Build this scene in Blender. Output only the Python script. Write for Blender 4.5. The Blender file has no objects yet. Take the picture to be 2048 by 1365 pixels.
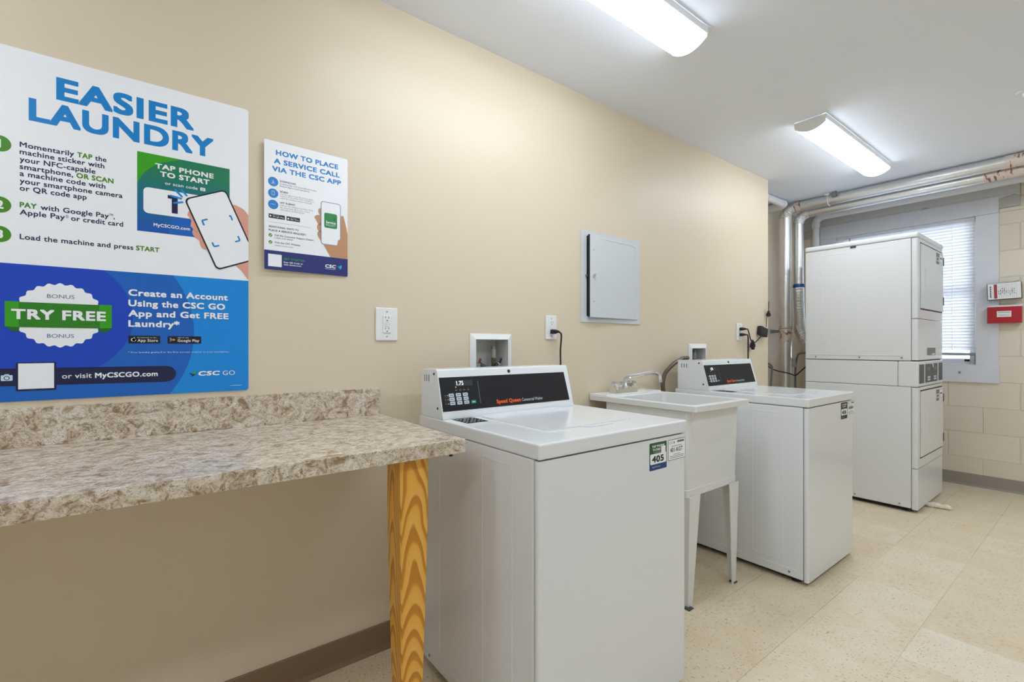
import bpy, bmesh, math, random
from mathutils import Vector, Matrix
random.seed(7)
PI = math.pi
SC = bpy.context.scene
COL = SC.collection

# ---------------------------------------------------------------- camera, world, exposure
CH = 1.165                                  # lens height
cam_d = bpy.data.cameras.new('camera')
cam = bpy.data.objects.new('camera', cam_d)
COL.objects.link(cam)
cam.location = (0, 0, CH)
cam.rotation_euler = (PI / 2, 0, math.radians(-37.54))
cam_d.sensor_width = 36.0
cam_d.lens = 942.14 / 2048 * 36.0
cam_d.shift_y = 9.5 / 2048
cam_d.clip_start = 0.02
SC.camera = cam

wd = bpy.data.worlds.new('sky')
SC.world = wd
wd.use_nodes = True
wd.node_tree.nodes['Background'].inputs[0].default_value = (0.86, 0.93, 1.0, 1)
wd.node_tree.nodes['Background'].inputs[1].default_value = 1.7

SC.view_settings.view_transform = 'Standard'
SC.view_settings.look = 'None'
SC.view_settings.gamma = 1.0
SC.view_settings.exposure = 1.86
SC.view_settings.use_curve_mapping = False
SC.cycles.use_denoising = True
SC.cycles.max_bounces = 10
SC.cycles.diffuse_bounces = 6
SC.cycles.sample_clamp_indirect = 6.0
LAMP = 4.7                                   # strength of the two ceiling fixtures by the machines and two added ones
LAMP_FILL = 5.5                                 # and of two unseen fixtures added as brighter fill

# ---------------------------------------------------------------- materials
def lin(c):
    r = []
    for v in c:
        v = v / 255.0
        r.append(v / 12.92 if v <= 0.04045 else ((v + 0.055) / 1.055) ** 2.4)
    return (r[0], r[1], r[2], 1.0)

def mat(name, rgb, rough=0.5, metal=0.0, spec=0.5, coat=0.0, emit=None, estr=0.0):
    m = bpy.data.materials.new(name)
    m.use_nodes = True
    b = m.node_tree.nodes['Principled BSDF']
    b.inputs['Base Color'].default_value = lin(rgb)
    b.inputs['Roughness'].default_value = rough
    b.inputs['Metallic'].default_value = metal
    b.inputs['Specular IOR Level'].default_value = spec
    b.inputs['Coat Weight'].default_value = coat
    b.inputs['Coat Roughness'].default_value = 0.08
    if emit:
        b.inputs['Emission Color'].default_value = lin(emit)
        b.inputs['Emission Strength'].default_value = estr
    return m

class NT:
    """small node helper"""
    def __init__(s, m):
        s.t = m.node_tree
        s.b = s.t.nodes['Principled BSDF']
    def n(s, kind, **kw):
        nd = s.t.nodes.new(kind)
        for k, v in kw.items():
            if k in nd.inputs.keys() if hasattr(nd, 'inputs') else False:
                nd.inputs[k].default_value = v
            else:
                setattr(nd, k, v)
        return nd
    def l(s, a, b):
        s.t.links.new(a, b)
    def coord(s, scale=(1, 1, 1), loc=(0, 0, 0), rot=(0, 0, 0)):
        c = s.t.nodes.new('ShaderNodeTexCoord')
        mp = s.t.nodes.new('ShaderNodeMapping')
        mp.inputs['Scale'].default_value = scale
        mp.inputs['Location'].default_value = loc
        mp.inputs['Rotation'].default_value = rot
        s.l(c.outputs['Object'], mp.inputs['Vector'])
        return mp.outputs[0]
    def noise(s, vec, scale, detail=4, rough=0.55, dist=0.0):
        nd = s.t.nodes.new('ShaderNodeTexNoise')
        nd.inputs['Scale'].default_value = scale
        nd.inputs['Detail'].default_value = detail
        nd.inputs['Roughness'].default_value = rough
        nd.inputs['Distortion'].default_value = dist
        s.l(vec, nd.inputs['Vector'])
        return nd.outputs['Fac']
    def ramp(s, fac, stops):
        r = s.t.nodes.new('ShaderNodeValToRGB')
        while len(r.color_ramp.elements) < len(stops):
            r.color_ramp.elements.new(0.5)
        for e, (p, c) in zip(r.color_ramp.elements, stops):
            e.position = p
            e.color = c if len(c) == 4 else lin(c)
        s.l(fac, r.inputs[0])
        return r.outputs[0]
    def mix(s, fac, a, b, mode='MIX'):
        nd = s.t.nodes.new('ShaderNodeMix')
        nd.data_type = 'RGBA'
        nd.blend_type = mode
        for src, i in ((fac, 0), (a, 6), (b, 7)):
            if hasattr(src, 'node'):
                s.l(src, nd.inputs[i])
            elif i == 0:
                nd.inputs[0].default_value = src
            else:
                nd.inputs[i].default_value = src if len(src) == 4 else lin(src)
        return nd.outputs[2]
    def math(s, op, a, b=0.0):
        nd = s.t.nodes.new('ShaderNodeMath')
        nd.operation = op
        for src, i in ((a, 0), (b, 1)):
            if hasattr(src, 'node'):
                s.l(src, nd.inputs[i])
            else:
                nd.inputs[i].default_value = src
        return nd.outputs[0]
    def bump(s, h, strength=0.3, dist=0.002):
        nd = s.t.nodes.new('ShaderNodeBump')
        nd.inputs['Strength'].default_value = strength
        nd.inputs['Distance'].default_value = dist
        s.l(h, nd.inputs['Height'])
        s.l(nd.outputs[0], s.b.inputs['Normal'])
    def base(s, c):
        s.l(c, s.b.inputs['Base Color'])

W0, W1 = (0, 0, 0, 1), (1, 1, 1, 1)

def m_wall():
    m = mat('beige_eggshell_paint', (222, 204, 174), 0.40, spec=0.45)
    t = NT(m)
    v = t.coord()
    t.bump(t.noise(v, 220, 3), 0.10, 0.001)
    t.base(t.mix(t.noise(v, 1.3, 3), (221, 206, 180), (226, 211, 185)))
    return m
def m_ceiling():
    m = mat('white_ceiling_paint', (236, 241, 250), 0.75, spec=0.2)
    t = NT(m)
    t.bump(t.noise(t.coord(), 120, 3), 0.08, 0.001)
    return m
def m_white():
    return mat('white_appliance_enamel', (228, 230, 230), 0.19, spec=0.5, coat=0.1)
def m_floor():
    m = mat('beige_speckled_vinyl_tile', (205, 188, 158), 0.38, spec=0.4)
    t = NT(m)
    c = t.coord()
    sx = t.t.nodes.new('ShaderNodeSeparateXYZ')
    t.l(c, sx.inputs[0])
    T = 0.3048
    gx = t.math('DIVIDE', t.math('SUBTRACT', sx.outputs[0], 2.23 - 20 * T), T)
    gy = t.math('DIVIDE', t.math('SUBTRACT', sx.outputs[1], 0.515 - 20 * T), T)
    fx, fy = t.math('FLOOR', gx), t.math('FLOOR', gy)
    rx, ry = t.math('SUBTRACT', gx, fx), t.math('SUBTRACT', gy, fy)
    # one random tone for each tile
    cb = t.t.nodes.new('ShaderNodeCombineXYZ')
    t.l(fx, cb.inputs[0]); t.l(fy, cb.inputs[1])
    wn = t.t.nodes.new('ShaderNodeTexWhiteNoise')
    wn.noise_dimensions = '3D'
    t.l(cb.outputs[0], wn.inputs['Vector'])
    tone = t.ramp(wn.outputs['Value'], [(0.0, (230, 213, 184)), (0.55, (234, 219, 192)), (1.0, (236, 224, 200))])
    # the one paler tile near the right edge of the photograph
    px = t.math('COMPARE', fx, 20.0); t.t.nodes[-1].inputs[2].default_value = 0.1
    py = t.math('COMPARE', fy, 19.0); t.t.nodes[-1].inputs[2].default_value = 0.1
    pale = t.math('MULTIPLY', px, py)
    tone = t.mix(pale, tone, (240, 228, 207))
    cloud = t.ramp(t.noise(c, 7, 5, 0.6), [(0.3, (236, 226, 205)), (0.7, W1)])
    col = t.mix(0.5, tone, cloud, 'MULTIPLY')
    # specks run along one way on one tile and the other way on the next
    par = t.math('MODULO', t.math('ADD', fx, fy), 2.0)
    na = t.noise(t.coord((250, 46, 1)), 1.0, 2, 0.5)
    nb = t.noise(t.coord((190, 95, 1), (3.1, 7.7, 0)), 1.0, 2, 0.5)
    def sel(a, b):
        return t.math('ADD', t.math('MULTIPLY', a, t.math('SUBTRACT', 1.0, par)), t.math('MULTIPLY', b, par))
    sp = sel(na, nb)
    dens = t.noise(t.coord((1, 1, 1), (5, 2, 0)), 5.0, 2)
    spk = t.ramp(t.math('ADD', sp, t.math('MULTIPLY', dens, 0.10)), [(0.685, W0), (0.715, W1)])
    col = t.mix(t.math('MULTIPLY', spk, 0.72), col, (112, 92, 68))
    lite = t.ramp(t.noise(t.coord((70, 40, 1), (9, 1, 4)), 1.0, 2), [(0.66, W0), (0.72, W1)])
    col = t.mix(t.math('MULTIPLY', lite, 0.5), col, (236, 226, 206))
    # tile joints
    def edge(r):
        return t.math('MINIMUM', r, t.math('SUBTRACT', 1.0, r))
    jy = t.ramp(edge(ry), [(0.002, W1), (0.0045, W0)])
    jx = t.ramp(edge(rx), [(0.0015, W1), (0.004, W0)])
    brk = t.ramp(t.noise(c, 2.2, 2), [(0.40, W0), (0.56, W1)])
    col = t.mix(t.math('MULTIPLY', jy, t.math('ADD', 0.15, t.math('MULTIPLY', brk, 0.45))), col, (96, 78, 56))
    col = t.mix(t.math('MULTIPLY', jx, 0.22), col, (110, 92, 68))
    t.base(col)
    t.bump(t.noise(c, 60, 3), 0.05, 0.001)
    return m
def m_laminate():
    m = mat('granite_pattern_laminate', (190, 170, 145), 0.30, spec=0.5, coat=0.5)
    t = NT(m)
    c = t.coord((1, 1, 1))
    big = t.ramp(t.noise(c, 32, 7, 0.72, 1.0), [(0.38, (148, 120, 90)), (0.46, (196, 177, 150)), (0.54, (218, 205, 185)), (0.68, (234, 227, 217))])
    fine = t.noise(t.coord((1, 1.5, 1.5)), 95, 6, 0.72, 2.2)
    t.b.inputs['Coat Weight'].default_value = 0.35
    t.b.inputs['Coat Roughness'].default_value = 0.28
    dk = t.ramp(fine, [(0.41, W1), (0.46, W0)])
    col = t.mix(t.math('MULTIPLY', dk, 0.72), big, (104, 80, 58))
    g = t.ramp(t.noise(t.coord((1, 1, 1), (4, 4, 4)), 70, 4, 0.6, 1.4), [(0.56, W0), (0.64, W1)])
    col = t.mix(t.math('MULTIPLY', g, 0.5), col, (236, 230, 221))
    g2 = t.ramp(t.noise(t.coord((1, 1.4, 1.4), (14, 9, 2)), 48, 6, 0.72, 2.0), [(0.60, W0), (0.66, W1)])
    col = t.mix(t.math('MULTIPLY', g2, 0.55), col, (128, 118, 110))
    t.base(col)
    return m
def m_pine():
    m = mat('varnished_yellow_pine', (214, 160, 60), 0.32, spec=0.5, coat=0.1)
    t = NT(m)
    # board cut close to the heart of the log: long nested arches on the face
    c = t.coord((1, 1, 0.15), (0.0, 0, 0))
    # growth rings are cones about a pith line just behind the face, so the face cuts them as stacked arches
    sx = t.t.nodes.new('ShaderNodeSeparateXYZ')
    t.l(t.coord(), sx.inputs[0])
    wv = t.noise(t.coord((9, 9, 2.2)), 1.0, 3)
    xr = t.math('ADD', t.math('SUBTRACT', sx.outputs[0], 0.355), t.math('MULTIPLY', t.math('SUBTRACT', wv, 0.5), 0.026))
    yr = t.math('MULTIPLY', t.math('ADD', sx.outputs[1], 0.245), 1.0)
    rr = t.math('SQRT', t.math('ADD', t.math('MULTIPLY', xr, xr), t.math('MULTIPLY', yr, yr)))
    z2 = t.math('ADD', t.math('MULTIPLY', sx.outputs[2], 0.10), t.math('MULTIPLY', t.noise(t.coord((5, 5, 3)), 1.0, 2), 0.040))
    ph = t.math('FRACT', t.math('MULTIPLY', t.math('ADD', rr, z2), 112.0))
    ring = t.ramp(ph, [(0.0, (240, 186, 84)), (0.50, (234, 174, 64)), (0.62, (202, 134, 30)), (0.90, (192, 122, 20)), (1.0, (238, 184, 80))])
    fib = t.noise(t.coord((160, 160, 5)), 1.0, 3)
    t.base(t.mix(t.math('MULTIPLY', fib, 0.18), ring, (200, 136, 36)))
    return m
def m_block():
    m = mat('cream_painted_block', (222, 210, 186), 0.6, spec=0.3)
    t = NT(m)
    c = t.t.nodes.new('ShaderNodeTexCoord')
    sx = t.t.nodes.new('ShaderNodeSeparateXYZ')
    t.l(c.outputs['Object'], sx.inputs[0])
    cb = t.t.nodes.new('ShaderNodeCombineXYZ')
    R = 0.2115
    t.l(t.math('ADD', sx.outputs[1], -0.506 - R + 2 * R * 8), cb.inputs[0])
    t.l(t.math('ADD', sx.outputs[2], -0.66 + R * 4), cb.inputs[1])
    br = t.t.nodes.new('ShaderNodeTexBrick')
    br.inputs['Scale'].default_value = 1.0
    br.inputs['Brick Width'].default_value = 2 * R
    br.inputs['Row Height'].default_value = R
    br.inputs['Mortar Size'].default_value = 0.005
    br.inputs['Mortar Smooth'].default_value = 0.6
    br.offset = 0.5
    br.inputs['Color1'].default_value = lin((236, 226, 206))
    br.inputs['Color2'].default_value = lin((231, 221, 200))
    br.inputs['Mortar'].default_value = lin((229, 219, 199))
    # slightly wavy joints
    dv = t.t.nodes.new('ShaderNodeTexNoise')
    dv.inputs['Scale'].default_value = 9.0
    t.l(c.outputs['Object'], dv.inputs['Vector'])
    vm = t.t.nodes.new('ShaderNodeVectorMath'); vm.operation = 'SCALE'; vm.inputs['Scale'].default_value = 0.010
    t.l(dv.outputs['Color'], vm.inputs[0])
    va = t.t.nodes.new('ShaderNodeVectorMath'); va.operation = 'ADD'
    t.l(cb.outputs[0], va.inputs[0]); t.l(vm.outputs[0], va.inputs[1])
    t.l(va.outputs[0], br.inputs['Vector'])
    t.base(br.outputs['Color'])
    nz = t.noise(t.coord(), 38, 5, 0.65)
    h = t.math('ADD', t.math('MULTIPLY', br.outputs['Fac'], -1.0), t.math('MULTIPLY', nz, 0.8))
    t.bump(h, 0.65, 0.006)
    return m
def m_old_paint():
    m = mat('old_flaking_white_paint', (206, 204, 200), 0.6)
    t = NT(m)
    # an old coat broken off along one wandering edge
    sx = t.t.nodes.new('ShaderNodeSeparateXYZ')
    t.l(t.coord(), sx.inputs[0])
    edge = t.math('ADD', t.math('SUBTRACT', sx.outputs[2], 2.345), t.math('MULTIPLY', t.math('SUBTRACT', t.noise(t.coord((1, 1, 0.3)), 5, 5, 0.6), 0.5), -0.16))
    k = t.ramp(t.math('ADD', t.math('MULTIPLY', edge, 8.0), 0.5), [(0.46, (196, 193, 187)), (0.49, (150, 146, 140)), (0.515, (214, 213, 212))])
    t.base(t.mix(t.math('MULTIPLY', t.noise(t.coord(), 30, 4), 0.25), k, (176, 170, 160)))
    t.bump(t.ramp(edge, [(0.0, W0), (0.004, W1)]), 0.4, 0.004)
    return m
def m_trim():
    m = mat('white_painted_board', (226, 227, 231), 0.45)
    t = NT(m)
    n = t.noise(t.coord(), 14, 4)
    t.base(t.mix(n, (220, 221, 226), (231, 232, 235)))
    sp = t.ramp(t.noise(t.coord((1, 1, 1), (2, 5, 1)), 30, 2), [(0.77, W0), (0.80, W1)])
    t.bump(n, 0.1, 0.002)
    return m
def m_foil(name='aluminium_foil_duct', crumple=0.2, scale=30, rough=0.36):
    m = mat(name, (232, 232, 231), rough, metal=1.0)
    t = NT(m)
    v = t.coord()
    h = t.noise(v, scale, 5, 0.6, 0.4)
    t.bump(h, crumple, 0.012)
    return m
def m_tape():
    m = mat('printed_foil_tape', (222, 205, 192), 0.35, metal=0.25)
    t = NT(m)
    v = t.coord((1, 1, 1), (0, 0, 0), (0.5, 0.3, 0.4))
    w = t.noise(t.coord((4, 60, 22), (0, 0, 0), (0.55, 0.2, 0.5)), 1.0, 2)
    s = t.ramp(w, [(0.57, (226, 211, 200)), (0.62, (150, 106, 88))])
    t.base(s)
    t.bump(t.noise(v, 60, 4), 0.5, 0.006)
    return m
def m_blind():
    m = bpy.data.materials.new('white_translucent_slat')
    m.use_nodes = True
    nt = m.node_tree
    b = nt.nodes['Principled BSDF']
    b.inputs['Base Color'].default_value = lin((238, 240, 244))
    b.inputs['Roughness'].default_value = 0.4
    tr = nt.nodes.new('ShaderNodeBsdfTranslucent')
    tr.inputs[0].default_value = lin((236, 242, 252))
    mx = nt.nodes.new('ShaderNodeMixShader')
    mx.inputs[0].default_value = 0.30
    nt.links.new(b.outputs[0], mx.inputs[1])
    nt.links.new(tr.outputs[0], mx.inputs[2])
    nt.links.new(mx.outputs[0], nt.nodes['Material Output'].inputs[0])
    return m
def m_glass():
    m = bpy.data.materials.new('window_glass')
    m.use_nodes = True
    nt = m.node_tree
    nt.nodes.remove(nt.nodes['Principled BSDF'])
    tr = nt.nodes.new('ShaderNodeBsdfTransparent')
    gl = nt.nodes.new('ShaderNodeBsdfGlossy')
    gl.inputs['Roughness'].default_value = 0.02
    fr = nt.nodes.new('ShaderNodeFresnel')
    mx = nt.nodes.new('ShaderNodeMixShader')
    nt.links.new(fr.outputs[0], mx.inputs[0])
    nt.links.new(tr.outputs[0], mx.inputs[1])
    nt.links.new(gl.outputs[0], mx.inputs[2])
    nt.links.new(mx.outputs[0], nt.nodes['Material Output'].inputs[0])
    return m
def m_gradient(name, axis, a0, a1, c0, c1, rough=0.3):
    """printed colour blend between two positions along one object axis"""
    m = mat(name, c0, rough)
    t = NT(m)
    sx = t.t.nodes.new('ShaderNodeSeparateXYZ')
    t.l(t.coord(), sx.inputs[0])
    f = t.math('DIVIDE', t.math('SUBTRACT', sx.outputs[axis], a0), a1 - a0)
    t.base(t.ramp(f, [(0.0, c0), (1.0, c1)]))
    return m

M = dict(
    wall=m_wall(), ceiling=m_ceiling(), white=m_white(), floor=m_floor(), laminate=m_laminate(), pine=m_pine(),
    block=m_block(), oldpaint=m_old_paint(), trim=m_trim(), foil=m_foil(), flex=m_foil('crumpled_foil_duct', 0.9, 45, 0.2),
    tape=m_tape(), blind=m_blind(), glass=m_glass(),
    roomwall=mat('plain_white_paint', (232, 233, 236), 0.6),
    vinyl=mat('brown_vinyl_cove', (134, 110, 84), 0.45), vinylgrey=mat('grey_vinyl_cove', (158, 150, 138), 0.45),
    plastic=mat('white_plastic', (238, 238, 236), 0.3), tub=mat('white_moulded_plastic', (226, 226, 222), 0.4),
    pvc=mat('white_pipe_plastic', (232, 232, 232), 0.35), panelgrey=mat('light_grey_enamel', (212, 216, 218), 0.38),
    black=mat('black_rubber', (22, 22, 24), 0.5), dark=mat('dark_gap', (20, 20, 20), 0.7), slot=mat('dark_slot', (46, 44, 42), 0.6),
    blackpanel=mat('black_control_panel', (30, 31, 33), 0.5, spec=0.25), darkgrey=mat('dark_grey_plastic', (70, 70, 72), 0.4),
    chrome=mat('chrome', (225, 226, 228), 0.08, metal=1.0), steel=mat('dull_steel', (150, 150, 150), 0.35, metal=1.0),
    labelblack=mat('matt_black_label', (26, 26, 30), 0.8, spec=0.05), brass=mat('dull_brass', (160, 120, 80), 0.35, metal=1.0), copper=mat('reddish_valve', (112, 44, 34), 0.5),
    hose=mat('brown_grey_hose', (96, 82, 70), 0.4), greycord=mat('grey_cord', (112, 112, 114), 0.45),
    tagm=mat('grey_tag', (186, 184, 176), 0.5), blue=mat('blue_clamp_tape', (22, 80, 150), 0.4),
    red=mat('red_painted_metal', (178, 16, 28), 0.35), paper=mat('white_paper', (238, 236, 234), 0.55), greyink=mat('grey_ink', (120, 118, 118), 0.5),
    redink=mat('dark_red_print', (168, 52, 60), 0.5), lint=mat('cream_lint', (240, 232, 214), 0.9), soap=mat('cream_soap', (226, 216, 188), 0.5),
    boxgrey=mat('grey_recess_plastic', (206, 206, 202), 0.45), lamp_end=mat('white_lamp_plastic', (236, 236, 236), 0.4),
    lens=mat('lit_acrylic_lens', (250, 250, 248), 0.35, emit=(231, 242, 255), estr=LAMP),
    lens_fill=mat('fill_light_lens', (250, 250, 248), 0.35, emit=(231, 242, 255), estr=LAMP_FILL),
    led=mat('lit_white_digits', (255, 255, 255), 0.4, emit=(235, 240, 255), estr=0.28),
    key=mat('pale_grey_key', (206, 214, 222), 0.4), green_key=mat('green_key', (36, 142, 102), 0.4),
    # printed inks
    p_white=mat('poster_white', (245, 246, 248), 0.32), p_blue=mat('poster_bright_blue', (0, 130, 206), 0.32),
    p_navy=mat('poster_navy', (30, 34, 74), 0.35), p_green=mat('poster_green', (70, 140, 14), 0.32),
    p_skyblue=mat('poster_sky_blue', (0, 138, 222), 0.32), p_mid=mat('poster_mid_blue', (8, 98, 190), 0.32),
    p_deep=mat('poster_deep_blue', (6, 66, 190), 0.32), p_darkbar=mat('poster_dark_navy', (16, 22, 66), 0.32),
    p_lime=mat('poster_lime', (52, 162, 12), 0.32), p_forest=mat('poster_forest', (40, 128, 14), 0.32), p_shade=mat('poster_dark_green', (28, 104, 14), 0.32),
    p_black=mat('poster_black', (18, 18, 26), 0.3), p_skin=mat('poster_peach', (224, 160, 140), 0.32), p_skin2=mat('poster_peach_dark', (204, 140, 122), 0.32),
    p_brown=mat('poster_tan', (196, 146, 106), 0.32), p_grey=mat('poster_grey', (140, 146, 160), 0.32), p_pale=mat('poster_pale_blue', (206, 228, 246), 0.32),
    st_green=mat('sticker_green', (30, 86, 48), 0.4), st_blue=mat('sticker_blue', (16, 62, 116), 0.4), p_teal=mat('poster_teal', (40, 180, 200), 0.32), p_orange=mat('orange_red_lettering', (238, 88, 40), 0.4), p_slate=mat('poster_slate', (84, 112, 150), 0.32),
    p_band=mat('poster_band_navy', (38, 46, 116), 0.32), p_servgreen=mat('poster_app_green', (24, 134, 60), 0.32), p_yellow=mat('poster_yellow', (240, 180, 40), 0.35),
    p_redtri=mat('poster_red', (226, 70, 60), 0.35),
)
M['p_tap'] = m_gradient('poster_green_to_blue', 2, 1.50 - 1.0215, 1.68 - 1.0215, (4, 84, 178), (18, 124, 84))

# ---------------------------------------------------------------- mesh helpers
class MB:
    def __init__(s):
        s.bm = bmesh.new()
        s.slots = []
    def mi(s, m):
        if m is None:
            return 0
        if m not in s.slots:
            s.slots.append(m)
        return s.slots.index(m)
    def face(s, pts, m=None):
        vs = [s.bm.verts.new(p) for p in pts]
        f = s.bm.faces.new(vs)
        f.material_index = s.mi(m)
        return f
    def box(s, x0, x1, y0, y1, z0, z1, bev=0.0, seg=2, m=None, edges=None):
        b = bmesh.new()
        bmesh.ops.create_cube(b, size=1.0)
        for v in b.verts:
            v.co = Vector(((x0 + x1) / 2 + v.co.x * (x1 - x0), (y0 + y1) / 2 + v.co.y * (y1 - y0), (z0 + z1) / 2 + v.co.z * (z1 - z0)))
        if bev > 0:
            es = list(b.edges)
            if edges == 'z':
                es = [e for e in es if abs(e.verts[0].co.z - e.verts[1].co.z) > 1e-6]
            elif edges == 'y':
                es = [e for e in es if abs(e.verts[0].co.y - e.verts[1].co.y) > 1e-6]
            elif edges == 'x':
                es = [e for e in es if abs(e.verts[0].co.x - e.verts[1].co.x) > 1e-6]
            bmesh.ops.bevel(b, geom=es, offset=bev, segments=seg, profile=0.5, affect='EDGES', clamp_overlap=True)
        s.absorb(b, m)
        return s
    def absorb(s, b, m=None, mtx=None):
        i = s.mi(m)
        mp = {}
        for v in b.verts:
            mp[v] = s.bm.verts.new(mtx @ v.co if mtx else v.co)
        for f in b.faces:
            try:
                nf = s.bm.faces.new([mp[v] for v in f.verts])
                nf.material_index = i
            except ValueError:
                pass
        b.free()
    def prism(s, prof, axis, a0, a1, m=None, bev=0.0):
        """profile of 2-D points extruded along an axis ('x': prof is (y, z))"""
        def P(p, a):
            if axis == 'x': return Vector((a, p[0], p[1]))
            if axis == 'y': return Vector((p[0], a, p[1]))
            return Vector((p[0], p[1], a))
        b = bmesh.new()
        A = [b.verts.new(P(p, a0)) for p in prof]
        B = [b.verts.new(P(p, a1)) for p in prof]
        n = len(prof)
        b.faces.new(A); b.faces.new(B)
        for i in range(n):
            b.faces.new((A[i], A[(i + 1) % n], B[(i + 1) % n], B[i]))
        bmesh.ops.recalc_face_normals(b, faces=b.faces)
        if bev > 0:
            bmesh.ops.bevel(b, geom=list(b.edges), offset=bev, segments=2, profile=0.5, affect='EDGES', clamp_overlap=True)
        s.absorb(b, m)
        return s
    def cyl(s, p0, p1, r0, r1=None, seg=24, m=None, caps=True):
        r1 = r0 if r1 is None else r1
        return s.tube([p0, p1], [r0, r1], seg, m, caps)
    def tube(s, pts, r, seg=12, m=None, caps=True, closed=False):
        pts = [Vector(p) for p in pts]
        n = len(pts)
        rs = r if isinstance(r, (list, tuple)) else [r] * n
        i0 = s.mi(m)
        rings = []
        up = None
        for k in range(n):
            if k == 0: d = pts[1] - pts[0]
            elif k == n - 1: d = pts[-1] - pts[-2]
            else: d = (pts[k + 1] - pts[k]).normalized() + (pts[k] - pts[k - 1]).normalized()
            if d.length < 1e-9: d = Vector((0, 0, 1))
            d.normalize()
            if up is None:
                up = Vector((0, 0, 1)) if abs(d.z) < 0.9 else Vector((1, 0, 0))
            u = (up - d * up.dot(d))
            if u.length < 1e-6: u = d.orthogonal()
            u.normalize()
            w = d.cross(u)
            up = u
            rings.append([s.bm.verts.new(pts[k] + (u * math.cos(2 * PI * j / seg) + w * math.sin(2 * PI * j / seg)) * rs[k]) for j in range(seg)])
        for k in range(n - 1):
            for j in range(seg):
                f = s.bm.faces.new((rings[k][j], rings[k][(j + 1) % seg], rings[k + 1][(j + 1) % seg], rings[k + 1][j]))
                f.material_index = i0
        if caps:
            f = s.bm.faces.new(list(reversed(rings[0]))); f.material_index = i0
            f = s.bm.faces.new(rings[-1]); f.material_index = i0
        return s
    def ball(s, c, r, sx=1, sy=1, sz=1, m=None, seg=16):
        b = bmesh.new()
        bmesh.ops.create_uvsphere(b, u_segments=seg, v_segments=max(6, seg // 2), radius=r)
        for v in b.verts:
            v.co = Vector((v.co.x * sx + c[0], v.co.y * sy + c[1], v.co.z * sz + c[2]))
        s.absorb(b, m)
        return s
    def rbox(s, mtx, hx, hy, hz, bev=0.0, m=None):
        """box of half sizes placed by a matrix"""
        b = bmesh.new()
        bmesh.ops.create_cube(b, size=2.0)
        for v in b.verts:
            v.co = Vector((v.co.x * hx, v.co.y * hy, v.co.z * hz))
        if bev > 0:
            bmesh.ops.bevel(b, geom=list(b.edges), offset=bev, segments=2, profile=0.5, affect='EDGES', clamp_overlap=True)
        s.absorb(b, m, mtx)
        return s

def smooth_path(pts, n=8):
    """Catmull-Rom through the points"""
    P = [Vector(p) for p in pts]
    P = [P[0] * 2 - P[1]] + P + [P[-1] * 2 - P[-2]]
    out = []
    for i in range(1, len(P) - 2):
        for k in range(n):
            t = k / n
            a, b, c, d = P[i - 1], P[i], P[i + 1], P[i + 2]
            out.append(0.5 * ((2 * b) + (c - a) * t + (2 * a - 5 * b + 4 * c - d) * t * t + (3 * b - a - 3 * c + d) * t ** 3))
    out.append(P[-2])
    return out

def tag(o, label, cat=None, group=None):
    o['label'] = label
    if cat: o['category'] = cat
    if group: o['group'] = group
    return o

def thing(name, loc, label, cat, group=None):
    o = bpy.data.objects.new(name, None)
    COL.objects.link(o)
    o.location = loc
    o.empty_display_size = 0.1
    return tag(o, label, cat, group)

def root_of(o):
    while o.parent: o = o.parent
    return o

def obj(name, mb, m=None, parent=None, loc=None, flat=False, label=None):
    bm = mb.bm
    off = Vector(root_of(parent).location) if parent else Vector(loc or (0, 0, 0))
    for v in bm.verts: v.co -= off
    bm.normal_update()
    for f in bm.faces: f.smooth = not flat
    for e in bm.edges:
        if len(e.link_faces) == 2:
            a0, a1 = sorted(f.calc_area() for f in e.link_faces)
            an = e.calc_face_angle(0)
            if an > 0.42 or (an > 0.12 and a1 > 4 * a0): e.smooth = False
        else:
            e.smooth = False
    me = bpy.data.meshes.new(name)
    bm.to_mesh(me)
    bm.free()
    if mb.slots:
        for s_ in mb.slots: me.materials.append(s_)
    else:
        me.materials.append(m)
    o = bpy.data.objects.new(name, me)
    COL.objects.link(o)
    if parent: o.parent = parent
    else: o.location = off
    if label: o['label'] = label
    return o

def struct(name, mb, m=None, parent=None):
    o = obj(name, mb, m, parent)
    if not parent: o['kind'] = 'structure'
    return o

# ---------------------------------------------------------------- flat print helpers
class Fr:
    """a plane in the room: origin, right and up vectors"""
    def __init__(s, o, u, v):
        s.o = Vector(o); s.u = Vector(u).normalized(); s.v = Vector(v).normalized(); s.n = s.u.cross(s.v)
    def p(s, u, v, d=0.0):
        return s.o + s.u * u + s.v * v + s.n * d

def poly(mb, fr, pts, d, m):
    b = bmesh.new()
    vs = [b.verts.new(fr.p(u, v, d)) for u, v in pts]
    f = b.faces.new(vs)
    f.normal_update()
    if f.normal.dot(fr.n) < 0: f.normal_flip()
    bmesh.ops.triangulate(b, faces=[f])
    mb.absorb(b, m)
def rect(mb, fr, u0, v0, u1, v1, d, m):
    poly(mb, fr, [(u0, v0), (u1, v0), (u1, v1), (u0, v1)], d, m)
def rr_pts(u0, v0, u1, v1, r, n=6):
    r = min(r, abs(u1 - u0) / 2 - 1e-5, abs(v1 - v0) / 2 - 1e-5)
    P = []
    for cx, cy, a in ((u1 - r, v1 - r, 0), (u0 + r, v1 - r, 90), (u0 + r, v0 + r, 180), (u1 - r, v0 + r, 270)):
        for k in range(n + 1):
            t = math.radians(a + 90 * k / n)
            P.append((cx + r * math.cos(t), cy + r * math.sin(t)))
    return P
def rrect(mb, fr, u0, v0, u1, v1, r, d, m):
    poly(mb, fr, rr_pts(u0, v0, u1, v1, r), d, m)
def disc(mb, fr, cu, cv, r, d, m, n=40, ry=None):
    ry = ry or r
    poly(mb, fr, [(cu + r * math.cos(2 * PI * k / n), cv + ry * math.sin(2 * PI * k / n)) for k in range(n)], d, m)
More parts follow.
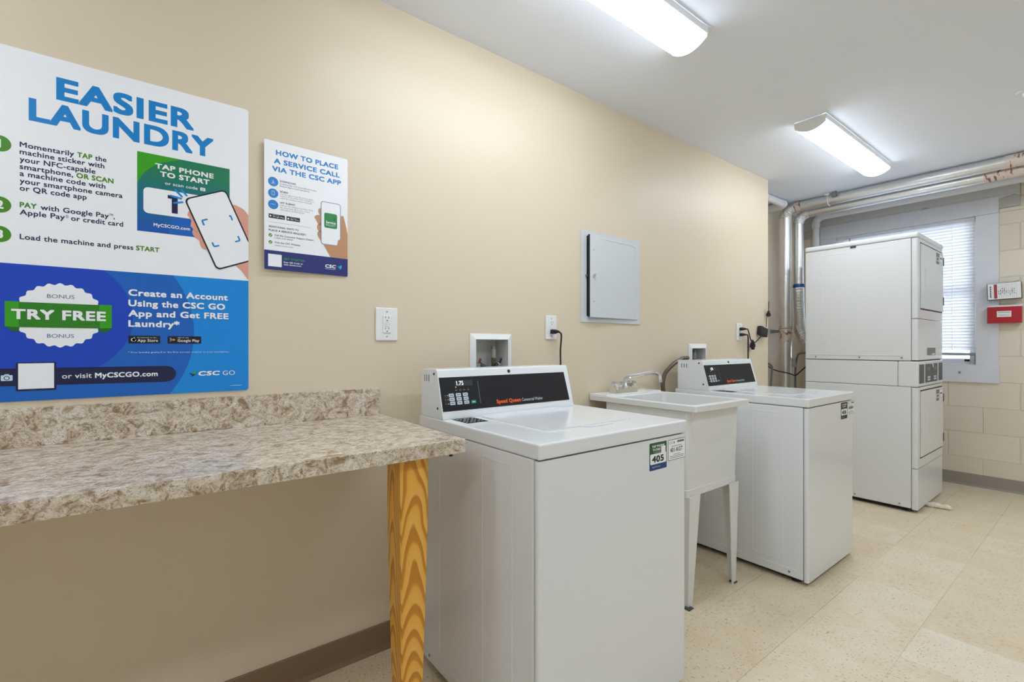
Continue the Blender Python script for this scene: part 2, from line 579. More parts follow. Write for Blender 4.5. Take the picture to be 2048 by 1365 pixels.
def clip_poly(pts, u0, v0, u1, v1):
    def cl(P, inside, inter):
        out = []
        for i in range(len(P)):
            a, b = P[i - 1], P[i]
            if inside(b):
                if not inside(a): out.append(inter(a, b))
                out.append(b)
            elif inside(a): out.append(inter(a, b))
        return out
    def ix(x): return lambda a, b: (x, a[1] + (b[1] - a[1]) * (x - a[0]) / (b[0] - a[0]))
    def iy(y): return lambda a, b: (a[0] + (b[0] - a[0]) * (y - a[1]) / (b[1] - a[1]), y)
    P = cl(pts, lambda p: p[0] >= u0, ix(u0)); P = cl(P, lambda p: p[0] <= u1, ix(u1))
    P = cl(P, lambda p: p[1] >= v0, iy(v0)); P = cl(P, lambda p: p[1] <= v1, iy(v1))
    return P
def circ_pts(cu, cv, r, n=72):
    return [(cu + r * math.cos(2 * PI * k / n), cv + r * math.sin(2 * PI * k / n)) for k in range(n)]
def stroke(mb, fr, pts, w, d, m):
    """a flat line of constant width"""
    for a, b in zip(pts[:-1], pts[1:]):
        du, dv = b[0] - a[0], b[1] - a[1]
        L = math.hypot(du, dv) or 1e-9
        nu, nv = -dv / L * w / 2, du / L * w / 2
        poly(mb, fr, [(a[0] + nu, a[1] + nv), (a[0] - nu, a[1] - nv), (b[0] - nu, b[1] - nv), (b[0] + nu, b[1] + nv)], d, m)
def spline2(pts, n=6):
    return [(p.x, p.y) for p in smooth_path([(u, v, 0) for u, v in pts], n)]

_glyph = {}
def glyphs(sx, sp, res):
    k = (sx, sp, res)
    if k not in _glyph:
        cu = bpy.data.curves.new('lettering', 'FONT')
        cu.body = sx
        cu.size = 1.0
        cu.resolution_u = res
        cu.space_character = 1.0 + max(0.0, sp)
        cu.fill_mode = 'FRONT'
        ob = bpy.data.objects.new('lettering', cu)
        me = bpy.data.meshes.new_from_object(ob)
        vs = [(v.co.x, v.co.y) for v in me.vertices]
        fs = [tuple(p.vertices) for p in me.polygons]
        bpy.data.objects.remove(ob); bpy.data.curves.remove(cu); bpy.data.meshes.remove(me)
        _glyph[k] = (vs, fs)
    return _glyph[k]
CAPH = None
def text(mb, fr, s, u, v, w, cap, d, m, bold=0.0, res=3, align='l', shear=0.0):
    """one line of lettering: left end u, baseline v, width w (or natural when None), capital height cap"""
    global CAPH
    if CAPH is None:
        CAPH = max(p[1] for p in glyphs('H', 0.0, 2)[0])
    vs, fs = glyphs(s, bold * 2.4, res)
    if not vs: return
    bx = bold
    x0 = min(p[0] for p in vs) - bx; x1 = max(p[0] for p in vs) + bx
    ky = cap / (CAPH + 2 * bold)
    kx = w / (x1 - x0) if w else ky
    W = (x1 - x0) * kx
    if align == 'c': u -= W / 2
    if align == 'r': u -= W
    i = mb.mi(m)
    # heavier weights are struck several times with small shifts
    g = 1 if bold < 0.003 else 5 if res >= 6 else 3 if bold >= 0.025 and res >= 3 else 2
    st = [2 * q / (g - 1) - 1 for q in range(g)] if g > 1 else [0]
    hits = [(q, 0) for q in st] if res < 2 else [(q, r) for q in st for r in st]
    for q, (hx, hy) in enumerate(hits):
        V = []
        for p in vs:
            yy = (p[1] + bold + hy * bold) * ky
            V.append(mb.bm.verts.new(fr.p(u + (p[0] + hx * bx - x0) * kx + shear * yy, v + yy, d + q * 0.00009 / len(hits))))
        for f in fs:
            try:
                nf = mb.bm.faces.new([V[k] for k in f]); nf.material_index = i
                nf.normal_update()
                if nf.normal.dot(fr.n) < 0: nf.normal_flip()
            except ValueError:
                pass

# ================================================================ THE ROOM
WY = 1.738      # left wall surface
RY = 2.05       # wall of the recess behind the machines
WX = 3.915      # where the left wall ends
FX = 5.415      # far wall surface
CZ = 2.487      # ceiling
XB, YR = -2.6, -2.0

mb = MB(); mb.box(XB - 0.1, FX + 0.25, YR - 0.1, RY + 0.1, -0.1, 0.0); struct('floor', mb, M['floor'])
mb = MB(); mb.box(XB - 0.1, FX + 0.25, YR - 0.1, RY + 0.1, CZ, CZ + 0.1); struct('ceiling', mb, M['ceiling'])

def wall_grid(mb, fr, u0, u1, v0, v1, holes, thick):
    us = sorted({u0, u1, *[h[0] for h in holes], *[h[1] for h in holes]})
    vs = sorted({v0, v1, *[h[2] for h in holes], *[h[3] for h in holes]})
    for i in range(len(us) - 1):
        for j in range(len(vs) - 1):
            cu, cv = (us[i] + us[i + 1]) / 2, (vs[j] + vs[j + 1]) / 2
            if any(h[0] < cu < h[1] and h[2] < cv < h[3] for h in holes): continue
            rect(mb, fr, us[i], vs[j], us[i + 1], vs[j + 1], 0, None)
    # sides of each hole
    for a0, a1, b0, b1 in holes:
        for q in ([(a0, b0), (a0, b1)], [(a1, b1), (a1, b0)], [(a0, b1), (a1, b1)], [(a1, b0), (a0, b0)]):
            mb.face([fr.p(*q[0]), fr.p(*q[1]), fr.p(*q[1], -thick), fr.p(*q[0], -thick)])
FL = Fr((0, WY, 0), (1, 0, 0), (0, 0, 1))
B1 = (1.128, 1.302, 1.035, 1.193)
B2 = (2.812, 2.972, 1.005, 1.148)
mb = MB()
wall_grid(mb, FL, XB, WX, 0, CZ, [B1, B2], 0.1)
mb.face([(WX, WY, 0), (WX, RY, 0), (WX, RY, CZ), (WX, WY, CZ)])
bmesh.ops.remove_doubles(mb.bm, verts=mb.bm.verts, dist=1e-5)
struct('wall_left', mb, M['wall'])
mb = MB(); mb.box(WX - 0.1, FX + 0.1, RY, RY + 0.1, 0, CZ); struct('wall_rear', mb, M['wall'])
mb = MB(); mb.box(XB - 0.1, XB, YR, RY, 0, CZ); struct('wall_back', mb, M['roomwall'])
mb = MB(); mb.box(XB, FX, YR - 0.1, YR, 0, CZ); struct('wall_right', mb, M['roomwall'])

# far block wall with the window opening and the dark hole at the top
FF = Fr((FX, 0, 0), (0, -1, 0), (0, 0, 1))      # u = -y
WIN = (-1.75, -0.751, 1.004, 2.236)
HOLE = (-0.47, -0.16, 2.262, 2.43)
mb = MB()
wall_grid(mb, FF, -RY, -YR, 0, CZ, [WIN, HOLE], 0.14)
bmesh.ops.remove_doubles(mb.bm, verts=mb.bm.verts, dist=1e-5)
struct('wall_far', mb, M['block'])
mb = MB(); mb.box(FX + 0.14, FX + 0.16, 0.10, 0.55, 2.22, 2.48); struct('trim_5', mb, M['dark'])
# painted header beam over the window with flaking paint
mb = MB(); mb.box(FX - 0.022, FX - 0.001, 0.50, RY - 0.002, 2.375, CZ - 0.002, 0.002); mb.box(FX - 0.014, FX - 0.001, 0.50, RY - 0.002, 2.268, 2.376, 0.002)
struct('trim_1', mb, M['oldpaint'])
mb = MB(); mb.box(FX - 0.012, FX - 0.001, 0.22, 0.615, 2.236, 2.262, 0.003); struct('trim_2', mb, M['block'])

# base boards
prof = [(WY - 0.001, 0.0), (WY - 0.014, 0.0), (WY - 0.012, 0.006), (WY - 0.0065, 0.016), (WY - 0.0055, 0.098), (WY - 0.004, 0.1005), (WY - 0.001, 0.101)]
mb = MB(); mb.prism(prof, 'x', XB, WX); struct('baseboard_left', mb, M['vinyl'])
prof = [(FX - 0.001, 0.0), (FX - 0.014, 0.0), (FX - 0.012, 0.006), (FX - 0.0065, 0.016), (FX - 0.0055, 0.100), (FX - 0.004, 0.1025), (FX - 0.001, 0.103)]
mb = MB(); mb.prism(prof, 'y', YR, RY); struct('baseboard_far', mb, M['vinylgrey'])

# window: casing boards, apron, sash, glass
mb = MB()
CX = FX - 0.018
mb.box(CX, FX - 0.0005, 0.617, 1.885, 2.236, 2.364, 0.002)
mb.box(CX + 0.002, FX - 0.0005, 0.617, 0.751, 0.985, 2.2345, 0.002)
mb.box(CX + 0.002, FX - 0.0005, 1.75, 1.885, 0.985, 2.2345, 0.002)
mb.box(CX - 0.001, FX - 0.0005, 0.615, 1.885, 0.86, 1.0035, 0.003)
mb.box(FX + 0.0, FX + 0.138, 0.752, 1.749, 1.0045, 1.012, 0.002)
win = struct('window_1', mb, M['trim'])
mb = MB()
for a, b, c, d in ((0.752, 0.80, 1.012, 2.235), (1.70, 1.749, 1.012, 2.235), (0.80, 1.70, 1.012, 1.055), (0.80, 1.70, 2.19, 2.235), (0.80, 1.70, 1.61, 1.65)):
    mb.box(FX + 0.075, FX + 0.11, a, b, c, d, 0.002)
obj('window_sash', mb, M['trim'], win)
mb = MB(); mb.box(FX + 0.09, FX + 0.094, 0.80, 1.70, 1.05, 2.2); obj('window_pane', mb, M['glass'], win)
mb = MB(); mb.box(FX + 0.058, FX + 0.075, 0.80, 0.83, 1.034, 1.050, 0.003); obj('window_latch', mb, M['dark'], win, label='small black sash latch')
mb = MB(); mb.box(FX + 0.001, FX + 0.02, 0.753, 0.762, 1.010, 1.085, 0.001); mb.box(FX - 0.02, FX - 0.0195, 0.84, 0.855, 0.93, 0.95)
obj('blind_bracket', mb, M['steel'], win)

# mini blind hanging in the opening
bl = thing('window_blind', (FX + 0.03, 1.25, 1.085), 'white horizontal slat mini blind hanging in the window behind the stacked dryers', 'blind')
mb = MB(); mb.box(FX + 0.006, FX + 0.045, 0.757, 1.744, 2.205, 2.234, 0.002); obj('headrail', mb, M['blind'], bl)
mb = MB()
z = 2.19
while z > 1.118:
    # slightly cupped slat, tilted nearly shut
    rows = []
    for k in range(4):
        t = k / 3 - 0.5
        xx = FX + 0.026 + t * 0.012 + 0.003 * (1 - 4 * t * t)
        zz = z - t * 0.033
        rows.append(((xx, 0.76, zz), (xx, 1.741, zz)))
    for a, b in zip(rows[:-1], rows[1:]):
        mb.face([a[0], a[1], b[1], b[0]])
    z -= 0.0262
bmesh.ops.remove_doubles(mb.bm, verts=mb.bm.verts, dist=1e-6)
obj('slats', mb, M['blind'], bl)
mb = MB(); mb.box(FX + 0.012, FX + 0.04, 0.753, 1.745, 1.083, 1.106, 0.004); obj('bottom_rail', mb, mat('blue_grey_rail', (150, 162, 176), 0.4), bl)
for yy in (0.90, 1.25, 1.60):
    mb = MB(); mb.cyl((FX + 0.012, yy, 1.10), (FX + 0.012, yy, 2.21), 0.0012, seg=6); obj('ladder_cord', mb, M['plastic'], bl)
mb = MB(); mb.cyl((FX + 0.006, 1.64, 1.75), (FX + 0.006, 1.64, 2.215), 0.003, seg=8); obj('tilt_wand', mb, M['greycord'], bl)

# ================================================================ CEILING LIGHTS
def ceiling_light(x0, x1, yc, label, lens='lens'):
    w, h = 0.168, 0.072
    t = thing('ceiling_light', ((x0 + x1) / 2, yc, CZ - h), label, 'ceiling light', 'wraparound ceiling lights')
    mb = MB(); mb.box(x0 + 0.012, x1 - 0.012, yc - w / 2 + 0.014, yc + w / 2 - 0.014, CZ - 0.022, CZ - 0.0008, 0.002)
    for q in (-1, 1): mb.box(x0 + 0.002, x1 - 0.002, yc + q * (w / 2 - 0.002) - 0.0015, yc + q * (w / 2 - 0.002) + 0.0015, CZ - 0.030, CZ - 0.001, 0.0005)
    obj('housing', mb, M['lamp_end'], t)
    def prof(sh, n=12):
        P = [(yc - w / 2 + sh + 0.003, CZ - 0.012), (yc - w / 2 + sh + 0.003, CZ - 0.040 + sh)]
        for k in range(n + 1):
            a = -1 + 2 * k / n
            P.append((yc + a * (w / 2 - sh - 0.003), CZ - h + sh + 0.030 * a * a))
        P += [(yc + w / 2 - sh - 0.003, CZ - 0.040 + sh), (yc + w / 2 - sh - 0.003, CZ - 0.012)]
        Q = []
        for p in P:
            if not Q or math.hypot(p[0] - Q[-1][0], p[1] - Q[-1][1]) > 1e-5: Q.append(p)
        return Q
    mb = MB(); mb.prism(prof(0.0015), 'x', x0 + 0.008, x1 - 0.008); obj('diffuser', mb, M[lens], t)
    for a, b in ((x0, x0 + 0.009), (x1 - 0.009, x1)):
        P = prof(0.0)
        P = [(P[0][0], CZ - 0.003)] + P[1:-1] + [(P[-1][0], CZ - 0.003)]
        mb = MB(); mb.prism(P, 'x', a, b); obj('end_cap', mb, M['lamp_end'], t)
    return t
ceiling_light(0.62, 1.835, 1.135, 'long white wraparound ceiling light over the nearer washing machine, its near end out of view')
ceiling_light(3.035, 4.245, 1.115, 'long white wraparound ceiling light shown whole, farther one near the ducts')
# four unseen fixtures added outside the frame to fill the room with light
ceiling_light(-1.79, -0.575, 1.135, 'unseen wraparound ceiling light added for fill behind the camera, over the folding counter')
ceiling_light(-1.79, -0.575, -0.32, 'unseen wraparound ceiling light added for fill over the middle of the room, across from the folding counter')
ceiling_light(0.62, 1.835, -0.32, 'unseen wraparound ceiling light added for fill over the middle of the room, across from the nearer washer', 'lens_fill')
ceiling_light(3.60, 4.81, -0.32, 'unseen wraparound ceiling light added for fill over the middle of the room, across from the dryers', 'lens_fill')
mb = MB(); mb.cyl((3.60, 0.315, CZ - 0.0008), (3.60, 0.315, CZ - 0.012), 0.035); mb.cyl((3.60, 0.315, CZ - 0.012), (3.60, 0.315, CZ - 0.03), 0.012, 0.008)
tag(obj('ceiling_sprinkler', mb, M['plastic'], loc=(3.60, 0.315, CZ - 0.03)), 'small white round fitting alone on the ceiling across from the long lights', 'sprinkler')

# ================================================================ FOLDING COUNTER
YC = 1.123
ct = thing('folding_counter', (0.2, 1.45, 0), 'speckled brown laminate counter on the wall with backsplash and one pine leg', 'counter')
mb = MB(); mb.box(-1.5, 0.699, YC, WY - 0.0005, 0.867, 0.905, 0.0015); obj('countertop', mb, M['laminate'], ct)
mb = MB(); mb.box(-1.5, 0.690, WY - 0.021, WY - 0.0005, 0.9052, 1.005, 0.001); obj('backsplash', mb, M['laminate'], ct)
# pine leg: square above, tapering from mid height to the floor
def leg_sec(z):
    t = max(0.0, min(1.0, (0.74 - z) / 0.74))
    t = t ** 1.25
    return (0.518 + 0.012 * t, 0.600 - 0.022 * t, 1.153 + 0.010 * t, 1.240 - 0.022 * t)
mb = MB()
zs = [0.866, 0.80, 0.74, 0.68, 0.6, 0.5, 0.4, 0.3, 0.2, 0.1, 0.0005]
rings = []
for z in zs:
    a, b, c, d = leg_sec(z)
    k = 0.003
    rings.append([mb.bm.verts.new(p) for p in ((a + k, c, z), (b - k, c, z), (b, c + k, z), (b, d - k, z), (b - k, d, z), (a + k, d, z), (a, d - k, z), (a, c + k, z))])
for r0, r1 in zip(rings[:-1], rings[1:]):
    for j in range(8):
        mb.bm.faces.new((r0[j], r0[(j + 1) % 8], r1[(j + 1) % 8], r1[j]))
mb.bm.faces.new(rings[0]); mb.bm.faces.new(list(reversed(rings[-1])))
bmesh.ops.recalc_face_normals(mb.bm, faces=mb.bm.faces)
obj('leg', mb, M['pine'], ct, label='varnished yellow pine post with strong grain')
mb = MB(); mb.cyl((0.665, 1.145, 0.868), (0.665, 1.145, 0.857), 0.005, seg=8); obj('bolt', mb, M['dark'], ct)
for sx in (-0.9,):
    mb = MB(); mb.box(sx, sx + 0.04, WY - 0.45, WY - 0.0005, 0.84, 0.8665, 0.002); mb.box(sx, sx + 0.04, WY - 0.03, WY - 0.0005, 0.5, 0.84, 0.002); obj('bracket', mb, M['pine'], ct)

# ================================================================ POSTERS
PY = WY - 0.004
FP = Fr((0, PY, 0), (1, 0, 0), (0, 0, 1))
def k_(i): return 0.00025 * i
def sheet(mb, fr, u0, v0, u1, v1, r, th, m):
    P = rr_pts(u0, v0, u1, v1, r)
    b = bmesh.new()
    A = [b.verts.new(fr.p(u, v, 0)) for u, v in P]
    B = [b.verts.new(fr.p(u, v, -th)) for u, v in P]
    b.faces.new(A); b.faces.new(list(reversed(B)))
    n = len(P)
    for i in range(n): b.faces.new((A[i], B[i], B[(i + 1) % n], A[(i + 1) % n]))
    bmesh.ops.recalc_face_normals(b, faces=b.faces)
    mb.absorb(b, m)

PL, PR, PB, PT = -0.362, 0.2535, 1.0215, 1.9307
p1 = thing('laundry_poster', ((PL + PR) / 2, PY, PB), 'large white and blue poster headed EASIER LAUNDRY above the counter', 'poster')
mb = MB(); sheet(mb, FP, PL, PB, PR, PT, 0.008, 0.0034, None); obj('sheet', mb, M['p_white'], p1)
# heading
mb = MB()
text(mb, FP, 'EASIER', -0.198, 1.8218, 0.304, 0.0600, k_(1), M['p_blue'], 0.035, 6)
text(mb, FP, 'LAUNDRY', -0.2497, 1.7512, 0.4065, 0.0590, k_(1), M['p_blue'], 0.035, 6)
obj('heading_lettering', mb, None, p1)
# numbered steps
for v, s in ((1.6776, '1'), (1.5228, '2'), (1.4481, '3')):
    mb = MB(); disc(mb, FP, -0.3015, v, 0.0205, k_(1), M['p_green'])
    nb = obj('number_badge', mb, None, p1)
    mb = MB(); text(mb, FP, s, -0.3015, v - 0.0105, None, 0.021, k_(2), M['p_white'], 0.03, 4, 'c'); obj('numeral', mb, None, nb)
mb = MB()
U0, CP = -0.2661, 0.0136
def line(v, segs):
    for s, u, w, g in segs:
        text(mb, FP, s, u, v, w, CP if not g else CP * 1.02, k_(1), M['p_green'] if g else M['p_navy'], 0.03 if g else 0.018, 3)
line(1.6778, [('Momentarily', U0, 0.1032, 0), ('TAP', -0.1568, 0.0308, 1), ('the', -0.1204, 0.0240, 0)])
line(1.6592, [('machine sticker with', U0, 0.1654, 0)])
line(1.6398, [('your NFC-capable', U0, 0.1465, 0)])
line(1.6212, [('smartphone,', U0, 0.1013, 0), ('OR SCAN', -0.1584, 0.0770, 1)])
line(1.6030, [('a machine code with', U0, 0.1675, 0)])
line(1.5840, [('your smartphone camera', U0, 0.2043, 0)])
line(1.5654, [('or QR code app', U0, 0.1285, 0)])
obj('instruction_lettering', mb, None, p1)
mb = MB()
line(1.5222, [('PAY', U0, 0.0312, 1), ('with Google Pay', -0.2278, 0.1365, 0)])
text(mb, FP, 'TM', -0.0905, 1.5295, 0.008, 0.006, k_(1), M['p_navy'], 0.01, 2); text(mb, FP, ',', -0.0815, 1.5222, None, CP, k_(1), M['p_navy'], 0.012, 2)
line(1.5033, [('Apple Pay', U0, 0.0850, 0), ('or credit card', -0.1690, 0.1085, 0)])
text(mb, FP, '\u00ae', -0.1795, 1.5085, 0.0055, 0.0085, k_(1), M['p_navy'], 0.0, 2)
obj('instruction_lettering', mb, None, p1)
mb = MB()
line(1.4400, [('Load the machine and press', U0, 0.2280, 0), ('START', -0.0316, 0.0535, 1)])
obj('instruction_lettering', mb, None, p1)
# picture of the machine sticker
mb = MB()
SP = (-0.0294, 1.4975, 0.2006, 1.7264)
rect(mb, FP, *SP, k_(1), M['p_tap'])
poly(mb, FP, spline2([(-0.0294, 1.6357), (-0.010, 1.672), (0.025, 1.704), (0.0773, 1.7264)], 6) + [(-0.0294, 1.7264)], k_(2), M['p_lime'])
poly(mb, FP, clip_poly(circ_pts(0.20, 1.5, 0.155), SP[0], SP[1], SP[2], 1.553), k_(2), M['p_mid'])
rrect(mb, FP, -0.0152, 1.5515, 0.19, 1.6270, 0.012, k_(3), M['p_white'])
sp = obj('sticker_picture', mb, None, p1)
mb = MB()
text(mb, FP, 'TAP PHONE', 0.0121, 1.6866, 0.1454, 0.0150, k_(4), M['p_white'], 0.035, 3)
text(mb, FP, 'TO START', 0.0235, 1.6650, 0.1230, 0.0152, k_(4), M['p_white'], 0.035, 3)
text(mb, FP, 'or scan code', 0.0351, 1.6432, 0.0807, 0.0090, k_(4), M['p_white'], 0.012, 2)
text(mb, FP, 'MyCSCGO.com', 0.0082, 1.5155, 0.0882, 0.0096, k_(4), M['p_white'], 0.02, 3)
rrect(mb, FP, 0.1225, 1.6425, 0.1356, 1.6525, 0.002, k_(4), M['p_white']); disc(mb, FP, 0.129, 1.6472, 0.0031, k_(5), M['p_tap']); disc(mb, FP, 0.129, 1.6472, 0.0018, k_(6), M['p_white'])
obj('sticker_lettering', mb, None, sp)
mb = MB()
poly(mb, FP, [(0.0515, 1.561), (0.0660, 1.561), (0.0660, 1.6135), (0.0418, 1.6135), (0.0418, 1.6035), (0.0515, 1.6035)], k_(4), M['p_darkbar'])
obj('numeral', mb, None, sp)
mb = MB()
for a, b in (((0.0603, 1.6317), (0.0760, 1.6150)), ((0.0755, 1.6350), (0.0880, 1.6205)), ((0.0500, 1.6125), (0.0740, 1.6085)), ((0.0575, 1.5925), (0.0775, 1.5985))):
    stroke(mb, FP, [a, b], 0.0055, k_(6), M['p_skyblue'])
    disc(mb, FP, a[0], a[1], 0.00275, k_(7), M['p_skyblue'], 12); disc(mb, FP, b[0], b[1], 0.00275, k_(7), M['p_skyblue'], 12)
obj('tap_marks', mb, None, sp)
# hand and phone
mb = MB()
def clipped(pts, d, m):
    P = clip_poly(pts, PL, PB, PR - 0.0005, PT)
    if len(P) > 2: poly(mb, FP, P, d, m)
clipped(spline2([(0.100, 1.546), (0.098, 1.530), (0.104, 1.522), (0.102, 1.511), (0.107, 1.500), (0.120, 1.487), (0.1225, 1.475), (0.131, 1.464), (0.150, 1.466), (0.17, 1.49), (0.15, 1.54), (0.12, 1.57), (0.095, 1.575), (0.090, 1.562)], 5), k_(4), M['p_skin'])
clipped([(0.2063, 1.6147)] + spline2([(0.2063, 1.6147), (0.2200, 1.6140), (0.2433, 1.6012), (0.262, 1.572)], 5) + [(0.30, 1.40), (0.2540, 1.3765), (0.2354, 1.4049), (0.2198, 1.419), (0.19, 1.45)], k_(4), M['p_skin'])
stroke(mb, FP, [(0.1045, 1.5215), (0.115, 1.512)], 0.0014, k_(5), M['p_skin2']); stroke(mb, FP, [(0.1225, 1.4880), (0.132, 1.482)], 0.0014, k_(5), M['p_skin2'])
obj('hand_picture', mb, None, p1)
mb = MB()
def phone_outline(g):
    # tilted rectangle with round corners, corners measured on the sheet
    TL, TR, BR, BL = Vector((0.0810, 1.6100)), Vector((0.1895, 1.6600)), Vector((0.2790, 1.4480)), Vector((0.1655, 1.4010))
    c = (TL + TR + BR + BL) / 4
    P = [TL, TR, BR, BL]
    e1 = (TR - TL).normalized(); e2 = (BL - TL).normalized()
    P = [TL + (e1 + e2) * g, TR + (-e1 + e2) * g, BR + (-e1 - e2) * g, BL + (e1 - e2) * g]
    r = 0.016 - g * 0.6
    out = []
    for i in range(4):
        p, a, b = P[i], (P[i - 1] - P[i]).normalized(), (P[(i + 1) % 4] - P[i]).normalized()
        for k in range(7):
            t = k / 6
            q = (p + a * r) * (1 - t) ** 2 + p * 2 * t * (1 - t) + (p + b * r) * t * t
            out.append((q.x, q.y))
    return out
clipped(phone_outline(0.0), k_(5), M['p_black'])
clipped(phone_outline(0.0042), k_(6), M['p_white'])
ph = obj('phone_picture', mb, None, p1)
for a, b, c in (((0.1415, 1.5575), (0.1270, 1.5510), (0.1325, 1.5370)), ((0.1535, 1.4870), (0.1590, 1.4745), (0.1725, 1.4800)),
                ((0.2155, 1.4975), (0.2290, 1.5030), (0.2235, 1.5170)), ((0.1990, 1.5760), (0.2030, 1.5790), (0.2080, 1.5650))):
    mb = MB(); stroke(mb, FP, [a, b], 0.0046, k_(7), M['p_blue']); stroke(mb, FP, [b, c], 0.0046, k_(7) + 0.00003, M['p_blue'])
    obj('scan_corner', mb, None, ph)
# blue offer panel
BT = 1.3757
mb = MB()
P = rr_pts(PL, PB, PR, BT + 0.02, 0.008)
poly(mb, FP, clip_poly(P, PL, PB, PR, BT), k_(1), M['p_skyblue'])
poly(mb, FP, clip_poly(circ_pts(-0.200, 1.205, 0.3070), PL + 0.0006, PB + 0.0006, PR, BT), k_(2), M['p_mid'])
poly(mb, FP, clip_poly(circ_pts(-0.205, 1.245, 0.1660), PL + 0.0006, PB + 0.0006, PR, BT), k_(3), M['p_deep'])
op = obj('offer_panel', mb, None, p1)
mb = MB()
n = 24 * 8
poly(mb, FP, [(-0.1902 + (0.0835 + 0.0026 * math.cos(24 * 2 * PI * k / n)) * math.cos(2 * PI * k / n) * 1.02, 1.2462 + (0.0835 + 0.0026 * math.cos(24 * 2 * PI * k / n)) * math.sin(2 * PI * k / n)) for k in range(n)], k_(4), M['p_white'])
text(mb, FP, 'BONUS', -0.2155, 1.2915, 0.0535, 0.0100, k_(5), M['p_slate'], 0.0, 3)
text(mb, FP, 'BONUS', -0.2155, 1.1862, 0.0525, 0.0100, k_(5), M['p_slate'], 0.0, 3)
obj('bonus_seal', mb, None, op)
mb = MB()
poly(mb, FP, [(-0.2925, 1.2788), (-0.2673, 1.2788), (-0.2673, 1.2024), (-0.2925, 1.2145)], k_(5), M['p_lime'])
poly(mb, FP, [(-0.1109, 1.2788), (-0.0850, 1.2788), (-0.0850, 1.2145), (-0.1109, 1.2024)], k_(5), M['p_lime'])
poly(mb, FP, [(-0.2925, 1.2145), (-0.2673, 1.2130), (-0.2673, 1.2024), (-0.2790, 1.2024)], k_(6), M['p_shade'])
poly(mb, FP, [(-0.0850, 1.2145), (-0.1109, 1.2130), (-0.1109, 1.2024), (-0.0970, 1.2024)], k_(6), M['p_shade'])
rect(mb, FP, -0.2673, 1.2130, -0.1109, 1.2780, k_(7), M['p_forest'])
text(mb, FP, 'TRY FREE', -0.2810, 1.2335, 0.1835, 0.0262, k_(9), M['p_white'], 0.035, 4)
obj('ribbon', mb, None, op)
mb = MB()
for s, v, w in (('Create an Account', 1.3083, 0.2446), ('Using the CSC GO', 1.2783, 0.2370), ('App and Get FREE', 1.2490, 0.2465), ('Laundry*', 1.2195, 0.1195)):
    text(mb, FP, s, -0.049, v, w, 0.0186, k_(5), M['p_white'], 0.03, 3)
obj('offer_lettering', mb, None, op)
mb = MB()
text(mb, FP, '* Free laundry granted to the first account created on your smartphone.', -0.0496, 1.1438, 0.2500, 0.0050, k_(5), M['p_pale'], 0.005, 1)
obj('footnote_lettering', mb, None, op)
mb = MB()
rrect(mb, FP, -0.049, 1.1718, 0.0235, 1.1941, 0.002, k_(5), M['p_black'])
disc(mb, FP, -0.0385, 1.1822, 0.0048, k_(6), M['p_white'], 20); disc(mb, FP, -0.0365, 1.1822, 0.0046, k_(6), M['p_white'], 20)
disc(mb, FP, -0.0322, 1.1836, 0.0022, k_(7), M['p_black'], 14); poly(mb, FP, [(-0.0375, 1.1876), (-0.0355, 1.1905), (-0.0345, 1.1903), (-0.0360, 1.1874)], k_(6), M['p_white'])
text(mb, FP, 'Download on the', -0.0285, 1.1873, 0.0440, 0.0030, k_(6), M['p_white'], 0.0, 1); text(mb, FP, 'App Store', -0.0285, 1.1765, 0.0470, 0.0078, k_(6), M['p_white'], 0.012, 2)
obj('store_badge', mb, None, op)
mb = MB()
rrect(mb, FP, 0.0414, 1.1715, 0.1248, 1.1938, 0.002, k_(5), M['p_black'])
poly(mb, FP, [(0.0470, 1.1756), (0.0470, 1.1828), (0.0545, 1.1828)], k_(6), M['p_redtri']); poly(mb, FP, [(0.0470, 1.1828), (0.0470, 1.1900), (0.0545, 1.1828)], k_(6), M['p_teal'])
poly(mb, FP, [(0.0545, 1.1790), (0.0545, 1.1866), (0.0605, 1.1828)], k_(7), M['p_yellow']); poly(mb, FP, [(0.0470, 1.1795), (0.0470, 1.1862), (0.0512, 1.1828)], k_(7), M['p_skyblue'])
text(mb, FP, 'GET IT ON', 0.0655, 1.1875, 0.0270, 0.0030, k_(6), M['p_white'], 0.0, 1); text(mb, FP, 'Google Play', 0.0655, 1.1768, 0.0545, 0.0078, k_(6), M['p_white'], 0.012, 2)
obj('store_badge', mb, None, op)
mb = MB()
P = [(PL + 0.0008, 1.0628), (0.034, 1.0582)] + [(0.036 + 0.0262 * math.cos(math.radians(a)), 1.0818 + 0.0236 * math.sin(math.radians(a))) for a in range(-84, 85, 12)] + [(0.034, 1.1054), (PL + 0.0008, 1.1072)]
poly(mb, FP, P, k_(4), M['p_darkbar'])
rrect(mb, FP, -0.2730, 1.0480, -0.1978, 1.1222, 0.003, k_(5), M['p_darkbar'])
rect(mb, FP, -0.2686, 1.0528, -0.2020, 1.1192, k_(6), M['p_white'])
rrect(mb, FP, -0.2993, 1.0755, -0.2785, 1.0900, 0.002, k_(6), M['p_pale']); rect(mb, FP, -0.2930, 1.0895, -0.2850, 1.0925, k_(6), M['p_pale'])
disc(mb, FP, -0.2889, 1.0825, 0.0053, k_(7), M['p_darkbar'], 24); disc(mb, FP, -0.2889, 1.0825, 0.0038, k_(8), M['p_pale'], 24)
text(mb, FP, 'or visit', -0.1867, 1.0770, 0.0595, 0.0133, k_(6), M['p_white'], 0.008, 3)
text(mb, FP, 'MyCSCGO.com', -0.1205, 1.0760, 0.1385, 0.0142, k_(6), M['p_white'], 0.028, 3)
obj('web_address_bar', mb, None, op)
mb = MB()
poly(mb, FP, [(0.0945, 1.0826), (0.0985, 1.0815), (0.1035, 1.0775), (0.1110, 1.0790), (0.1035, 1.0712)], k_(5), M['p_darkbar'])
